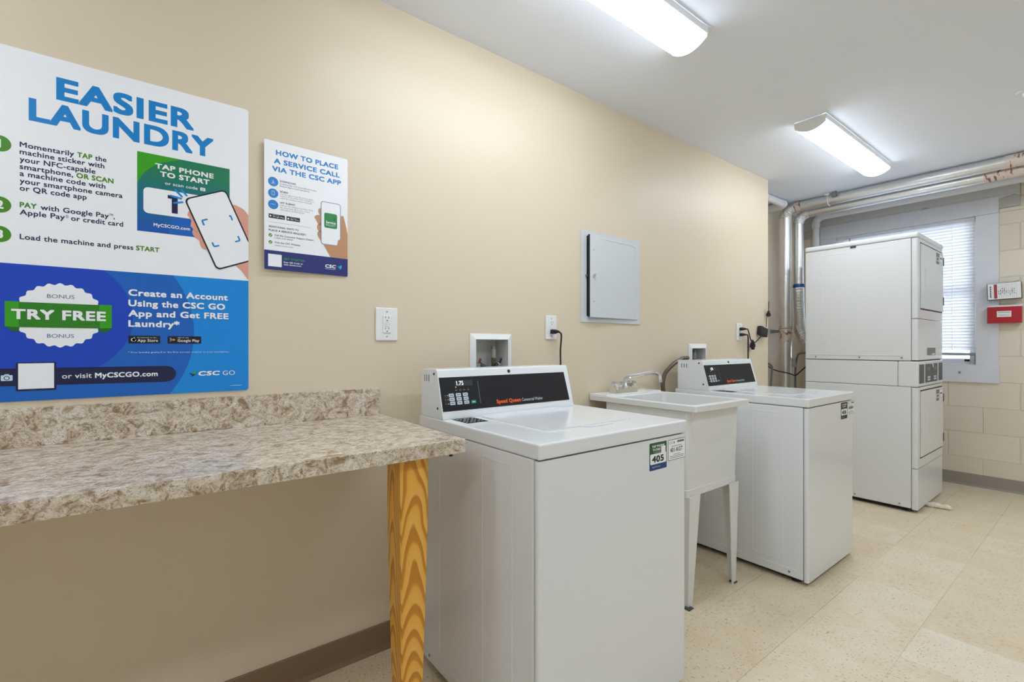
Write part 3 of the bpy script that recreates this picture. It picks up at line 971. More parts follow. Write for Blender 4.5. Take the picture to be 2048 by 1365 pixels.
poly(mb, FP, [(0.1030, 1.0775), (0.1065, 1.0862), (0.1128, 1.0886), (0.1105, 1.0795)], k_(6), M['p_lime'])
obj('brand_mark', mb, None, op)
mb = MB()
text(mb, FP, 'CSC', 0.1165, 1.0728, 0.0560, 0.0138, k_(5), M['p_white'], 0.035, 3, 'l', 0.15)
text(mb, FP, 'GO', 0.1816, 1.0724, 0.0336, 0.0138, k_(5), M['p_white'], 0.0, 3)
obj('brand_lettering', mb, None, op)
mb = MB(); rect(mb, FP, 0.2025, 1.0378, 0.2346, 1.0390, k_(5), M['p_pale']); obj('small_print', mb, None, op)

# service call poster: thin sheet, its left edge standing off the wall
ang = math.radians(2.2)
FS = Fr((0.2975, WY - 0.0145, 0), (math.cos(ang), math.sin(ang), 0), (0, 0, 1))
p2 = thing('service_poster', (0.43, WY - 0.007, 1.4175), 'small white service call poster with a tan hand, beside the large blue poster', 'poster')
S0 = 0.2975
SW, SB, ST = 0.2765, 1.4178, 1.8470
def su(u): return u - S0
mb = MB(); sheet(mb, FS, 0, SB, SW, ST, 0.004, 0.0018, None); obj('sheet', mb, M['p_white'], p2)
mb = MB()
for s, u, v, w in (('HOW TO PLACE', 0.3327, 1.8020, 0.2062), ('A SERVICE CALL', 0.3267, 1.7733, 0.2180), ('VIA THE CSC APP', 0.3211, 1.7464, 0.2283)):
    text(mb, FS, s, su(u), v, w, 0.0170, k_(1), M['p_blue'], 0.034, 4)
obj('heading_lettering', mb, None, p2)
for v, s in ((1.7107, 0), (1.6723, 1), (1.6348, 2)):
    mb = MB(); disc(mb, FS, su(0.3244), v, 0.0155, k_(1), M['p_blue'], 32)
    if s == 0:
        stroke(mb, FS, [(su(0.3244), v + 0.006), (su(0.3244), v - 0.003)], 0.0012, k_(2), M['p_pale']); stroke(mb, FS, [(su(0.3204), v), (su(0.3244), v - 0.004), (su(0.3284), v)], 0.0012, k_(2), M['p_pale']); stroke(mb, FS, [(su(0.3184), v - 0.006), (su(0.3304), v - 0.006)], 0.0012, k_(2), M['p_pale'])
    elif s == 1:
        stroke(mb, FS, [(su(0.3204), v - 0.006), (su(0.3204), v + 0.007), (su(0.3284), v + 0.007), (su(0.3284), v - 0.006), (su(0.3204), v - 0.006)], 0.0012, k_(2), M['p_pale'])
    else:
        text(mb, FS, 'SUBMIT', su(0.3244), v - 0.001, 0.014, 0.0028, k_(2), M['p_pale'], 0.01, 1, 'c')
    obj('step_icon', mb, None, p2)
mb = MB()
N, G = M['p_navy'], M['greyink']
text(mb, FS, 'DOWNLOAD', su(0.3452), 1.7140, 0.0503, 0.0062, k_(1), N, 0.02, 2)
text(mb, FS, 'Download the CSC ServiceWorks Service', su(0.3452), 1.7060, 0.1190, 0.0048, k_(1), N, 0.005, 1)
text(mb, FS, 'Request App to your smartphone.', su(0.3452), 1.6986, 0.0970, 0.0048, k_(1), N, 0.005, 1)
text(mb, FS, 'SCAN', su(0.3455), 1.6790, 0.0240, 0.0064, k_(1), N, 0.02, 2)
text(mb, FS, 'Use the app to scan the license plate', su(0.3462), 1.6722, 0.1057, 0.0048, k_(1), G, 0.0, 1)
text(mb, FS, 'located on the front of the machine or', su(0.3462), 1.6655, 0.1093, 0.0048, k_(1), G, 0.0, 1)
text(mb, FS, 'enter the machine number manually.', su(0.3462), 1.6583, 0.1038, 0.0048, k_(1), G, 0.0, 1)
text(mb, FS, 'HIT SUBMIT', su(0.3462), 1.6420, 0.0472, 0.0062, k_(1), N, 0.02, 2)
text(mb, FS, 'Indicate the machine\u2019s problem from', su(0.3462), 1.6345, 0.1057, 0.0048, k_(1), G, 0.0, 1)
text(mb, FS, 'the dropdown, fill in your contact', su(0.3462), 1.6270, 0.0954, 0.0048, k_(1), G, 0.0, 1)
text(mb, FS, 'information, and hit submit.', su(0.3462), 1.6200, 0.0774, 0.0048, k_(1), G, 0.0, 1)
rect(mb, FS, su(0.3108), 1.5762, su(0.4446), 1.5768, k_(1), G)
text(mb, FS, 'ADDITIONAL WAYS TO', su(0.3108), 1.5580, 0.0935, 0.0060, k_(1), N, 0.022, 2)
text(mb, FS, 'PLACE A SERVICE REQUEST:', su(0.3108), 1.5460, 0.1182, 0.0060, k_(1), N, 0.022, 2)
text(mb, FS, 'Call the Customer Support Center:', su(0.3287), 1.5312, 0.1261, 0.0057, k_(1), N, 0.01, 2)
text(mb, FS, '1-800-247-8363', su(0.3287), 1.5222, 0.0570, 0.0055, k_(1), G, 0.0, 2)
text(mb, FS, 'Visit the CSC Website', su(0.3287), 1.5072, 0.0809, 0.0057, k_(1), N, 0.01, 2)
text(mb, FS, 'www.cscsw.com', su(0.3287), 1.4980, 0.0581, 0.0050, k_(1), G, 0.0, 2)
obj('instruction_lettering', mb, None, p2)
for a, b, s1, s2 in ((0.3108, 0.3605, 'GET IT ON', 'Google Play'), (0.3656, 0.4086, 'Download on the', 'App Store')):
    mb = MB(); rrect(mb, FS, su(a), 1.5892, su(b), 1.6032, 0.0015, k_(1), M['p_black'])
    if s2 == 'App Store': disc(mb, FS, su(a) + 0.0058, 1.5955, 0.0031, k_(2), M['p_white'], 16)
    else: poly(mb, FS, [(su(a) + 0.0035, 1.5925), (su(a) + 0.0095, 1.5962), (su(a) + 0.0035, 1.5999)], k_(2), M['p_white'])
    text(mb, FS, s1, su(a) + 0.0125, 1.5990, 0.020, 0.0020, k_(2), M['p_white'], 0.0, 1); text(mb, FS, s2, su(a) + 0.0125, 1.5930, b - a - 0.0155, 0.0045, k_(2), M['p_white'], 0.01, 1)
    obj('store_badge', mb, None, p2)
for v in (1.5322, 1.5090):
    mb = MB(); disc(mb, FS, su(0.3161), v, 0.0056, k_(1), M['p_green'], 24); stroke(mb, FS, [(su(0.3132), v), (su(0.3155), v - 0.0024), (su(0.3195), v + 0.0024)], 0.0014, k_(2), M['p_white'])
    obj('check_mark', mb, None, p2)
mb = MB(); poly(mb, FS, clip_poly(rr_pts(0, SB, SW, ST, 0.004), 0, SB, SW, 1.4820), k_(1), M['p_band'])
bd = obj('footer_band', mb, None, p2)
mb = MB()
rect(mb, FS, su(0.3092), 1.4288, su(0.3506), 1.4698, k_(2), M['p_white'])
text(mb, FS, 'GET STARTED', su(0.3567), 1.4548, 0.0679, 0.0064, k_(2), M['p_lime'], 0.02, 2)
text(mb, FS, 'Scan QR Code or', su(0.3567), 1.4440, 0.0619, 0.0056, k_(2), M['p_white'], 0.015, 2)
text(mb, FS, 'visit cscsw.com', su(0.3567), 1.4363, 0.0554, 0.0056, k_(2), M['p_white'], 0.012, 2)
obj('footer_lettering', mb, None, bd)
mb = MB()
text(mb, FS, 'CSC', su(0.4928), 1.4432, 0.0370, 0.0120, k_(2), M['p_white'], 0.035, 3, 'l', 0.12)
rect(mb, FS, su(0.4928), 1.4385, su(0.5300), 1.4398, k_(2), M['p_pale'])
obj('brand_lettering', mb, None, bd)
mb = MB()
poly(mb, FS, [(su(0.5340), 1.4520), (su(0.5395), 1.4500), (su(0.5425), 1.4580), (su(0.5430), 1.4450)], k_(2), M['p_skyblue'])
poly(mb, FS, [(su(0.5430), 1.4450), (su(0.5440), 1.4530), (su(0.5525), 1.4580), (su(0.5510), 1.4465), (su(0.5470), 1.4410)], k_(3), M['p_teal'])
obj('brand_mark', mb, None, bd)
mb = MB()
def cS(pts, d, m):
    P = clip_poly([(su(a), b) for a, b in pts], 0.0, SB, SW - 0.0004, ST)
    poly(mb, FS, P, d, m)
for P in ([(0.4789, 1.6513), (0.4715, 1.648), (0.4695, 1.638), (0.474, 1.628), (0.488, 1.625), (0.492, 1.648)],
          [(0.4789, 1.628), (0.464, 1.624), (0.4566, 1.6165), (0.461, 1.608), (0.474, 1.588), (0.488, 1.585), (0.492, 1.61)],
          [(0.478, 1.599), (0.468, 1.592), (0.4655, 1.579), (0.472, 1.569), (0.488, 1.565), (0.492, 1.59)],
          [(0.480, 1.575), (0.470, 1.568), (0.4666, 1.556), (0.474, 1.542), (0.4834, 1.533), (0.50, 1.54), (0.495, 1.565)]):
    cS(spline2(P + [P[0]], 5), k_(1), M['p_brown'])
cS(spline2([(0.5480, 1.6335), (0.5530, 1.6360), (0.5590, 1.6340), (0.5700, 1.590), (0.5765, 1.560)], 5) + [(0.5765, 1.4822), (0.5115, 1.4822), (0.4860, 1.5260), (0.52, 1.54)], k_(1), M['p_brown'])
obj('hand_picture', mb, None, p2)
mb = MB()
rrect(mb, FS, su(0.4780), 1.5245, su(0.5485), 1.6772, 0.009, k_(3), M['p_grey']); rrect(mb, FS, su(0.4806), 1.5268, su(0.5459), 1.6748, 0.007, k_(4), M['p_white'])
poly(mb, FS, [(su(0.5490), 1.553), (su(0.5380), 1.545), (su(0.5345), 1.5235), (su(0.550), 1.5235)], k_(5), M['p_brown'])
rrect(mb, FS, su(0.4898), 1.5850, su(0.5352), 1.6380, 0.006, k_(5), M['p_servgreen'])
poly(mb, FS, [(su(0.5225), 1.6215), (su(0.5275), 1.6235), (su(0.5262), 1.6145)], k_(6), M['p_darkbar'])
ph = obj('phone_picture', mb, None, p2)
mb = MB()
text(mb, FS, 'Service', su(0.4958), 1.6008, 0.0341, 0.0092, k_(6), M['p_white'], 0.02, 2)
text(mb, FS, 'REQUEST', su(0.4958), 1.5922, 0.0341, 0.0062, k_(6), M['p_pale'], 0.0, 2)
obj('app_lettering', mb, None, ph)

# ================================================================ WALL FITTINGS
def outlet(x0, x1, z0, z1, kind, label):
    t = thing('wall_outlet', ((x0 + x1) / 2, WY, z0), label, 'outlet', 'white wall outlets')
    xc, zc = (x0 + x1) / 2, (z0 + z1) / 2
    mb = MB(); mb.box(x0, x1, WY - 0.0065, WY - 0.0005, z0, z1, 0.003); obj('cover_plate', mb, M['plastic'], t)
    for zz in (z1 - 0.016, z0 + 0.016):
        mb = MB(); mb.cyl((xc, WY - 0.006, zz), (xc, WY - 0.0075, zz), 0.0026, seg=12); obj('screw', mb, M['steel'], t)
    fr = Fr((xc, WY - 0.0095, zc), (1, 0, 0), (0, 0, 1))
    mb = MB(); mb.box(xc - 0.0165, xc + 0.0165, WY - 0.0095, WY - 0.006, zc - 0.0335, zc + 0.0335, 0.0015)
    rc = obj('receptacle', mb, M['plastic'], t)
    for s in (0.021, -0.021):
        mb = MB()
        for du in (-0.0062, 0.0062): rect(mb, fr, du - 0.001, s + 0.001, du + 0.001, s + 0.0085, 0.0003, M['dark'])
        disc(mb, fr, 0, s - 0.0065, 0.0024, 0.0003, M['dark'], 12)
        obj('socket', mb, None, rc)
    if kind == 'gfci':
        mb = MB()
        for s in (0.0042, -0.0042): mb.box(xc - 0.0075, xc + 0.0075, WY - 0.0112, WY - 0.0094, zc + s - 0.0034, zc + s + 0.0034, 0.0006)
        obj('test_button', mb, M['plastic'], rc)
        mb = MB(); rect(mb, fr, -0.0105, -0.001, -0.009, 0.001, 0.0003, M['dark']); rect(mb, fr, 0.009, -0.001, 0.0105, 0.001, 0.0003, M['dark']); rect(mb, fr, -0.0075, 0.0078, 0.0075, 0.0086, 0.0003, M['slot']); obj('indicator', mb, None, rc)
    return t
outlet(0.679, 0.767, 1.1845, 1.3115, 'gfci', 'white safety outlet with test buttons on the wall beside the small poster')
outlet(1.541, 1.614, 1.196, 1.315, 'std', 'white outlet with one black plug, above the nearer washing machine')
outlet(3.406, 3.488, 1.204, 1.331, 'std', 'white outlet with two black plugs, above the washer numbered 406')

def plug(mb, x, z, m=None):
    mb.box(x - 0.013, x + 0.013, WY - 0.034, WY - 0.0098, z - 0.011, z + 0.011, 0.004)
    mb.tube([(x, WY - 0.03, z), (x + 0.006, WY - 0.045, z), (x + 0.014, WY - 0.050, z - 0.002)], [0.009, 0.007, 0.0045], 10)
ad = thing('power_adapter', (3.78, WY - 0.03, 1.22), 'black power brick hanging on the wall beside the ducts with a knotted cord', 'power adapter')
mb = MB(); plug(mb, 3.449, 1.2885); obj('plug', mb, M['black'], ad)
mb = MB(); mb.tube(smooth_path([(3.46, WY - 0.05, 1.2875), (3.50, WY - 0.04, 1.287), (3.541, WY - 0.030, 1.259), (3.575, WY - 0.026, 1.212), (3.610, WY - 0.026, 1.188), (3.655, WY - 0.026, 1.195), (3.71, WY - 0.026, 1.222), (3.745, WY - 0.026, 1.238)], 6), 0.0042, 8)
mb.tube(smooth_path([(3.828, WY - 0.025, 1.312), (3.840, WY - 0.022, 1.36), (3.850, WY - 0.02, 1.385), (3.872, WY - 0.02, 1.415), (3.876, WY - 0.02, 1.445), (3.884, WY - 0.02, 1.515)], 6), 0.0028, 8)
obj('cord', mb, M['black'], ad)
mb = MB(); mb.rbox(Matrix.Translation((3.779, WY - 0.020, 1.275)) @ Matrix.Rotation(math.radians(12), 4, 'Y'), 0.056, 0.016, 0.034, 0.004); obj('transformer_box', mb, M['black'], ad)
mb = MB()
def knot(mb, c, r, n, seed, rt=0.0042):
    rd = random.Random(seed)
    for k in range(n):
        P = []
        a0, tl = rd.random() * 6, rd.uniform(-1, 1)
        for j in range(13):
            a = 2 * PI * j / 12 + a0
            P.append((c[0] + r * rd.uniform(0.9, 1.1) * math.cos(a) * (0.9 - 0.3 * abs(tl)), c[1] + 0.006 * math.sin(2 * a) + 0.006 * tl, c[2] + r * math.sin(a)))
        P[-1] = P[0]
        mb.tube(P, rt, 6, caps=False)
knot(mb, (3.605, WY - 0.026, 1.178), 0.027, 5, 3, 0.0055)
mb.box(3.606, 3.628, WY - 0.034, WY - 0.012, 1.135, 1.175, 0.006)
obj('bundled_cord', mb, M['black'], ad)
mb = MB(); knot(mb, (3.872, WY - 0.022, 1.418), 0.020, 4, 5, 0.0036); obj('cord_knot', mb, M['black'], ad)

# washing machine water boxes let into the wall
def water_box(h, frame, valves, label):
    x0, x1, z0, z1 = h
    f0, f1, g0, g1 = frame
    t = thing('water_outlet_box', ((x0 + x1) / 2, WY, z0), label, 'outlet box', 'white water outlet boxes')
    D = 0.085
    # flange as four mitred strips
    mb = MB()
    o = [(f0, g0), (f1, g0), (f1, g1), (f0, g1)]; i = [(x0, z0), (x1, z0), (x1, z1), (x0, z1)]
    m_ = 0.006
    for k in range(4):
        a, b = o[k], o[(k + 1) % 4]; c, d = i[(k + 1) % 4], i[k]
        A = [(a[0], WY - 0.004, a[1]), (b[0], WY - 0.004, b[1]), (c[0], WY - 0.014, c[1]), (d[0], WY - 0.014, d[1])]
        mb.face(A)
        mb.face([(a[0], WY - 0.0005, a[1]), (b[0], WY - 0.0005, b[1]), A[1], A[0]])
    bmesh.ops.remove_doubles(mb.bm, verts=mb.bm.verts, dist=1e-5)
    bmesh.ops.recalc_face_normals(mb.bm, faces=mb.bm.faces)
    obj('flange', mb, M['plastic'], t)
    mb = MB()
    e = 0.0008
    X0, X1, Z0, Z1 = x0 + e, x1 - e, z0 + e, z1 - e
    yb = WY + D
    mb.face([(X0, yb, Z0), (X1, yb, Z0), (X1, yb, Z1), (X0, yb, Z1)])
    for a, b in (((X0, Z0), (X0, Z1)), ((X0, Z1), (X1, Z1)), ((X1, Z1), (X1, Z0)), ((X1, Z0), (X0, Z0))):
        mb.face([(a[0], WY - 0.0135, a[1]), (b[0], WY - 0.0135, b[1]), (b[0], yb, b[1]), (a[0], yb, a[1])])
    obj('recessed_box', mb, M['boxgrey'], t)
    for k, (vx, m_) in enumerate(valves):
        vy = WY + 0.045
        mb = MB()
        mb.cyl((vx, vy, z0 + 0.002), (vx, vy, z0 + 0.05), 0.010, seg=14, m=M['brass'])
        mb.cyl((vx, vy, z0 + 0.05), (vx, vy, z0 + 0.075), 0.013, seg=6, m=M['steel'])
        mb.cyl((vx, vy, z0 + 0.075), (vx, vy, z0 + 0.115), 0.0115, seg=16, m=M['tagm'])
        mb.cyl((vx, vy, z0 + 0.115), (vx, vy, z0 + 0.128), 0.0125, seg=16, m=M['steel'])
        mb.cyl((vx, vy, z0 + 0.045), (vx, vy - 0.03, z0 + 0.045), 0.009, seg=12, m=M['brass'])
        v = obj('valve', mb, None, t)
        mb = MB(); mb.tube([(vx, vy - 0.026, z0 + 0.048), (vx + 0.012, vy - 0.036, z0 + 0.055), (vx + 0.018, vy - 0.036, z0 + 0.072)], [0.006, 0.005, 0.005], 8); obj('handle', mb, m_, v)
    return t
water_box(B1, (1.102, 1.328, 0.98, 1.219), [(1.148, M['copper']), (1.262, M['black'])], 'white recessed water box with hose valves, behind the nearer washing machine')
water_box(B2, (2.786, 3.000, 0.98, 1.178), [(2.845, M['copper']), (2.935, M['copper'])], 'white recessed water box, smaller in view, behind the washer numbered 406')
for a, pts, lb in ((1.148, [(1.148, WY + 0.016, 1.075), (1.17, WY - 0.012, 1.072), (1.19, WY - 0.03, 1.03), (1.195, WY - 0.04, 0.93)], 'dark supply hose with bright coupling at the reddish valve of the nearer water box'),
                   (1.262, [(1.262, WY + 0.016, 1.080), (1.235, WY - 0.012, 1.076), (1.222, WY - 0.03, 1.035), (1.220, WY - 0.04, 0.93)], 'dark supply hose with bright coupling at the black valve of the nearer water box')):
    hs = thing('supply_hose', (a, WY, 0.93), lb, 'hose')
    mb = MB(); mb.tube(smooth_path(pts, 6), 0.0105, 12); obj('hose', mb, M['black'], hs)
    mb = MB(); mb.cyl((a, WY + 0.018, 1.077), (a + (0.014 if a < 1.2 else -0.014), WY - 0.004, 1.077), 0.0135, seg=16); obj('coupling', mb, M['chrome'], hs)

# electrical panel with its door ajar
ep = thing('electrical_panel', (2.03, WY, 1.29), 'pale grey flush electrical panel on the wall, its door slightly ajar', 'electrical panel')
mb = MB()
X0, X1, Z0, Z1 = 1.788, 2.276, 1.290, 1.776
x0, x1, z0, z1 = 1.828, 2.248, 1.322, 1.748
for a, b, c, d in ((X0, x0, Z0, Z1), (x1, X1, Z0, Z1), (x0, x1, Z0, z0), (x0, x1, z1, Z1)):
    mb.box(a, b, WY - 0.006, WY - 0.0005, c, d)
bmesh.ops.remove_doubles(mb.bm, verts=mb.bm.verts, dist=1e-5)
obj('frame', mb, M['panelgrey'], ep)
mb = MB(); mb.box(x0, x1, WY - 0.003, WY - 0.0007, z0, z1); obj('interior', mb, M['dark'], ep)
# door hinged on its right side, swung out a few centimetres on the left
mb = MB()
da = math.radians(2.9)
mt = Matrix.Translation((x1 + 0.004, WY - 0.0065, 0)) @ Matrix.Rotation(da, 4, 'Z')
W_ = x1 - x0 + 0.004
mb.rbox(mt @ Matrix.Translation((-W_ / 2, -0.002, (z0 + z1) / 2)), W_ / 2, 0.0015, (z1 - z0) / 2 + 0.006, 0.0008)
dr = obj('door', mb, M['panelgrey'], ep)
mb = MB(); mb.rbox(mt @ Matrix.Translation((-W_ + 0.003, 0.007, (z0 + z1) / 2)), 0.0015, 0.0075, (z1 - z0) / 2 + 0.004); obj('door_edge', mb, M['black'], dr)
mb = MB()
fd = Fr(mt @ Vector((0, -0.0036, 0)), mt.to_3x3() @ Vector((1, 0, 0)), (0, 0, 1))
def tubeline(pts, r): mb.tube([fd.p(u, v, 0.0) for u, v in pts], r, 6)
tubeline([(-0.33, z1 - 0.010), (-0.045, z1 - 0.010), (-0.028, z1 - 0.020), (-0.028, z0 + 0.008)], 0.0018)
obj('door_moulding', mb, M['panelgrey'], dr)
mb = MB(); c = fd.p(-W_ + 0.028, 1.536, 0); mb.cyl(c, c + fd.n * 0.006, 0.009, seg=18); mb.rbox(Matrix.Translation(c + fd.n * 0.010) @ Matrix.Rotation(0.4, 4, 'Y'), 0.002, 0.006, 0.010, 0.001)
obj('latch', mb, M['chrome'], dr)
for zz in (1.40, 1.672):
    mb = MB(); c = fd.p(-W_ + 0.028, zz, 0); mb.cyl(c, c + fd.n * 0.0012, 0.003, seg=10); obj('rivet', mb, M['steel'], dr)
mb = MB(); mb.cyl((1.822, WY - 0.006, 1.536), (1.822, WY - 0.016, 1.536), 0.006, seg=10); obj('catch', mb, M['steel'], ep)
mb = MB(); mb.cyl((2.43, WY - 0.0003, 2.185), (2.43, WY - 0.0008, 2.185), 0.035, 0.028, seg=32)
tag(obj('blank_cover', mb, M['wall'], loc=(2.43, WY, 2.15)), 'faint round cover painted over, high on the beige wall', 'cover')

# ================================================================ WASHING MACHINES
def screw(mb, fr, u, v, r=0.005):
    mb.cyl(fr.p(u, v, 0), fr.p(u, v, 0.002), r, r * 0.7, seg=12)
def stickers(parent, fr, u0, v1, num, plate, colour=True):
    """the two stickers on a machine's front: tap-phone sticker and number plate"""
    h, w = 0.0885, 0.092
    mb = MB()
    rrect(mb, fr, u0, v1 - h, u0 + w, v1, 0.004, 0.0004, M['st_green' if colour else 'slot'])
    rrect(mb, fr, u0, v1 - h, u0 + w, v1 - h * 0.4, 0.004, 0.0006, M['st_blue' if colour else 'slot'])
    rect(mb, fr, u0, v1 - h * 0.70, u0 + w, v1 - h * 0.38, 0.0008, M['st_green' if colour else 'slot'])
    rrect(mb, fr, u0 + 0.003, v1 - h * 0.78, u0 + w - 0.003, v1 - h * 0.40, 0.004, 0.0010, M['p_white'])
    if colour: rrect(mb, fr, u0 + w * 0.66, v1 - h * 0.42, u0 + w * 0.92, v1 - h * 0.17, 0.001, 0.0012, M['p_white'])
    st = obj('machine_sticker', mb, None, parent)
    mb = MB()
    text(mb, fr, 'TAP PHONE', u0 + w * 0.14, v1 - h * 0.175, w * 0.72, h * 0.085, 0.0009, M['p_white'], 0.03, 2)
    obj('sticker_lettering', mb, None, st)
    mb = MB()
    text(mb, fr, 'TO START', u0 + w * 0.18, v1 - h * 0.30, w * (0.46 if colour else 0.6), h * 0.085, 0.0009, M['p_white'], 0.03, 2)
    text(mb, fr, 'or scan code', u0 + w * 0.22, v1 - h * 0.365, w * 0.40, h * 0.035, 0.0009, M['p_white'], 0.0, 1)
    obj('sticker_lettering', mb, None, st)
    mb = MB()
    text(mb, fr, num, u0 + w * 0.13, v1 - h * 0.715, w * 0.68, h * 0.235, 0.0014, M['p_black'], 0.03, 4)
    obj('sticker_number', mb, None, st)
    mb = MB()
    text(mb, fr, 'MyCSCGO.com', u0 + w * 0.15, v1 - h * 0.905, w * 0.45, h * 0.05, 0.0012, M['p_pale'], 0.01, 1)
    obj('sticker_web_address', mb, None, st)
    mb = MB()
    a, b = u0 + w + 0.008, u0 + w + 0.008 + 0.100
    rrect(mb, fr, a, v1 - 0.070, b, v1 - 0.001, 0.004, 0.0004, M['p_black']); rrect(mb, fr, a + 0.0018, v1 - 0.0685, b - 0.0018, v1 - 0.0025, 0.003, 0.0006, M['p_white'])
    pl = obj('number_plate', mb, None, parent)
    mb = MB()
    text(mb, fr, 'CSC', a + 0.005, v1 - 0.0155, 0.024, 0.008, 0.0008, M['greyink'], 0.0, 2)
    poly(mb, fr, [(a + 0.031, v1 - 0.011), (a + 0.034, v1 - 0.007), (a + 0.037, v1 - 0.011), (a + 0.034, v1 - 0.017)], 0.0008, M['p_black'])
    rect(mb, fr, a + 0.052, v1 - 0.0135, b - 0.007, v1 - 0.0065, 0.0008, M['greyink'])
    rect(mb, fr, a + 0.018, v1 - 0.0245, b - 0.020, v1 - 0.0228, 0.0008, M['greyink'])
    if plate: text(mb, fr, plate, a + 0.012, v1 - 0.0435, 0.072, 0.0145, 0.0008, M['p_black'], 0.015, 3)
    else: [rect(mb, fr, a + 0.016 + q * 0.014, v1 - 0.0435, a + 0.027 + q * 0.014, v1 - 0.029, 0.0008, M['darkgrey']) for q in range(5)]
    for q, (c0, c1) in enumerate(((0.030, 0.070), (0.010, 0.090), (0.010, 0.090))):
        rect(mb, fr, a + c0, v1 - 0.0525 - 0.0055 * q, a + c1, v1 - 0.0508 - 0.0055 * q, 0.0008, M['greyink'])
    obj('plate_lettering', mb, None, pl)

def obj_cord(parent, x, z, pts, r):
    mb = MB(); mb.tube(smooth_path(pts, 6), r, 8); c = obj('power_cord', mb, M['black'], parent, label='black power cord plugged in on the wall')
    mb = MB(); plug(mb, x, z); obj('plug', mb, M['black'], c)
def washer(x0, w, yf, yb, num, plate, digits, label, colour=True):
    x1 = x0 + w
    t = thing('washing_machine', ((x0 + x1) / 2, (yf + yb) / 2, 0), label, 'washing machine', 'white top loading washing machines')
    k = w / 0.668
    def X(u): return x0 + (u - 0.797) * k
    fs = Fr((x0 + 0.003, 0, 0), (0, -1, 0), (0, 0, 1))       # left side, u = -y
    # cabinet sides: box behind the front panel, with pressed ribs
    mb = MB()
    mb.box(x0 + 0.003, x1 - 0.003, yf + 0.024, yb - 0.02, 0.026, 0.864, 0.004)
    for a, b in ((yf + 0.119, 0.83), (yf + 0.267, 0.83), (yf + 0.535, 0.83)):
        mb.box(x0 + 0.0021, x0 + 0.004, a - 0.004, a + 0.004, 0.095, b, 0.001)
    mb.box(x0 + 0.0021, x0 + 0.004, yf + 0.119, yf + 0.267, 0.826, 0.833, 0.001)
    mb.box(x0 + 0.0021, x0 + 0.004, yf + 0.115, yf + 0.271, 0.092, 0.099, 0.001)
    mb.box(x0 + 0.0002, x0 + 0.004, yf + 0.055, yb - 0.05, 0.030, 0.068, 0.0015)
    cb = obj('cabinet', mb, M['white'], t)
    for yy in (yf + 0.085, yf + 0.35, yf + 0.60):
        mb = MB(); screw(mb, Fr((x0 + 0.0002, 0, 0), (0, -1, 0), (0, 0, 1)), -yy, 0.050, 0.006); obj('screw', mb, M['steel'], cb)
    mb = MB()
    mb.box(x0 + 0.001, x1 - 0.001, yf, yf + 0.0225, 0.022, 0.8625, 0.011, 3, edges='z')
    obj('front_panel', mb, M['white'], t)
    mb = MB(); mb.box(x0 + 0.012, x1 - 0.012, yf + 0.012, yb - 0.03, 0.862, 0.868); obj('top_gap_shade', mb, M['dark'], t)  # dark slab painting the shadow in the seam under the top
    mb = MB(); mb.box(x0 + 0.03, x1 - 0.03, yf + 0.045, yb - 0.04, 0.012, 0.03); obj('base_pan', mb, M['dark'], t)
    for a in (x0 + 0.05, x1 - 0.05):
        for b in (yf + 0.07, yb - 0.07):
            mb = MB(); mb.cyl((a, b, 0.0), (a, b, 0.014), 0.022, 0.018, seg=16); obj('foot', mb, M['black'], t)
    # top cap
    zt = 0.909
    mb = MB(); mb.box(x0 - 0.001, x1 + 0.001, yf - 0.004, yb + 0.006, 0.8665, zt, 0.006, 3); tp = obj('top', mb, M['white'], t)
    # lid with round front corners and the finger scoop
    mb = MB()
    a, b, c, d = X(0.938), X(1.335), yf + 0.118, yf + 0.503
    P = rr_pts(a, c, b, d, 0.03)
    P = [p for p in P]
    mb.prism(P, 'z', zt - 0.001, zt + 0.0042)
    bmesh.ops.recalc_face_normals(mb.bm, faces=mb.bm.faces)
    te = [e for e in mb.bm.edges if min(v.co.z for v in e.verts) > zt + 0.003]
    bmesh.ops.bevel(mb.bm, geom=te, offset=0.0025, segments=2, affect='EDGES')
    ld = obj('lid', mb, M['white'], t)
    mb = MB()
    g0, g1 = X(1.07), X(1.215)
    mb.prism([(g0, c + 0.004), (g0 + 0.012, c - 0.020), (g0 + 0.030, c - 0.028), (g1 - 0.030, c - 0.028), (g1 - 0.012, c - 0.020), (g1, c + 0.004)], 'z', zt - 0.001, zt + 0.0032)
    bmesh.ops.bevel(mb.bm, geom=[e for e in mb.bm.edges if min(v.co.z for v in e.verts) > zt + 0.002], offset=0.002, segments=2, affect='EDGES')
    obj('lid_handle', mb, M['white'], ld)
    # instruction label on the top
    ft = Fr((0, 0, zt), (1, 0, 0), (0, 1, 0))
    mb = MB()
    L0, L1, Q0, Q1 = X(0.8275), X(0.912), yf + 0.392, yf + 0.518
    rect(mb, ft, L0, Q0, L1, Q1 - 0.030, 0.0004, M['labelblack']); rect(mb, ft, L0, Q1 - 0.030, L1, Q1, 0.0004, M['greyink'])
    lb = obj('instruction_label', mb, None, t)
    mb = MB()
    for r in range(4):
        for q in range(5): rect(mb, ft, L0 + 0.006 + q * 0.015, Q1 - 0.047 - r * 0.021, L0 + 0.017 + q * 0.015 - 0.003 * ((q + r) % 2), Q1 - 0.041 - r * 0.021, 0.0007, M['key'])
    obj('label_print', mb, None, lb)
    # console
    cy0 = yf + 0.505
    prof = [(yb - 0.012, zt + 0.0005), (yb - 0.012, 1.076), (yb - 0.016, 1.080), (cy0 + 0.050, 1.081), (cy0 + 0.043, 1.077), (cy0 + 0.040, 1.069), (cy0 + 0.0005, 0.9215), (cy0 - 0.002, 0.914), (cy0 - 0.002, zt + 0.0005)]
    c0, c1 = X(0.789), X(1.424)
    c0 = max(c0, x0 + 0.001)
    mb = MB(); mb.prism(prof, 'x', c0, c1)
    cs = obj('console', mb, M['white'], t)
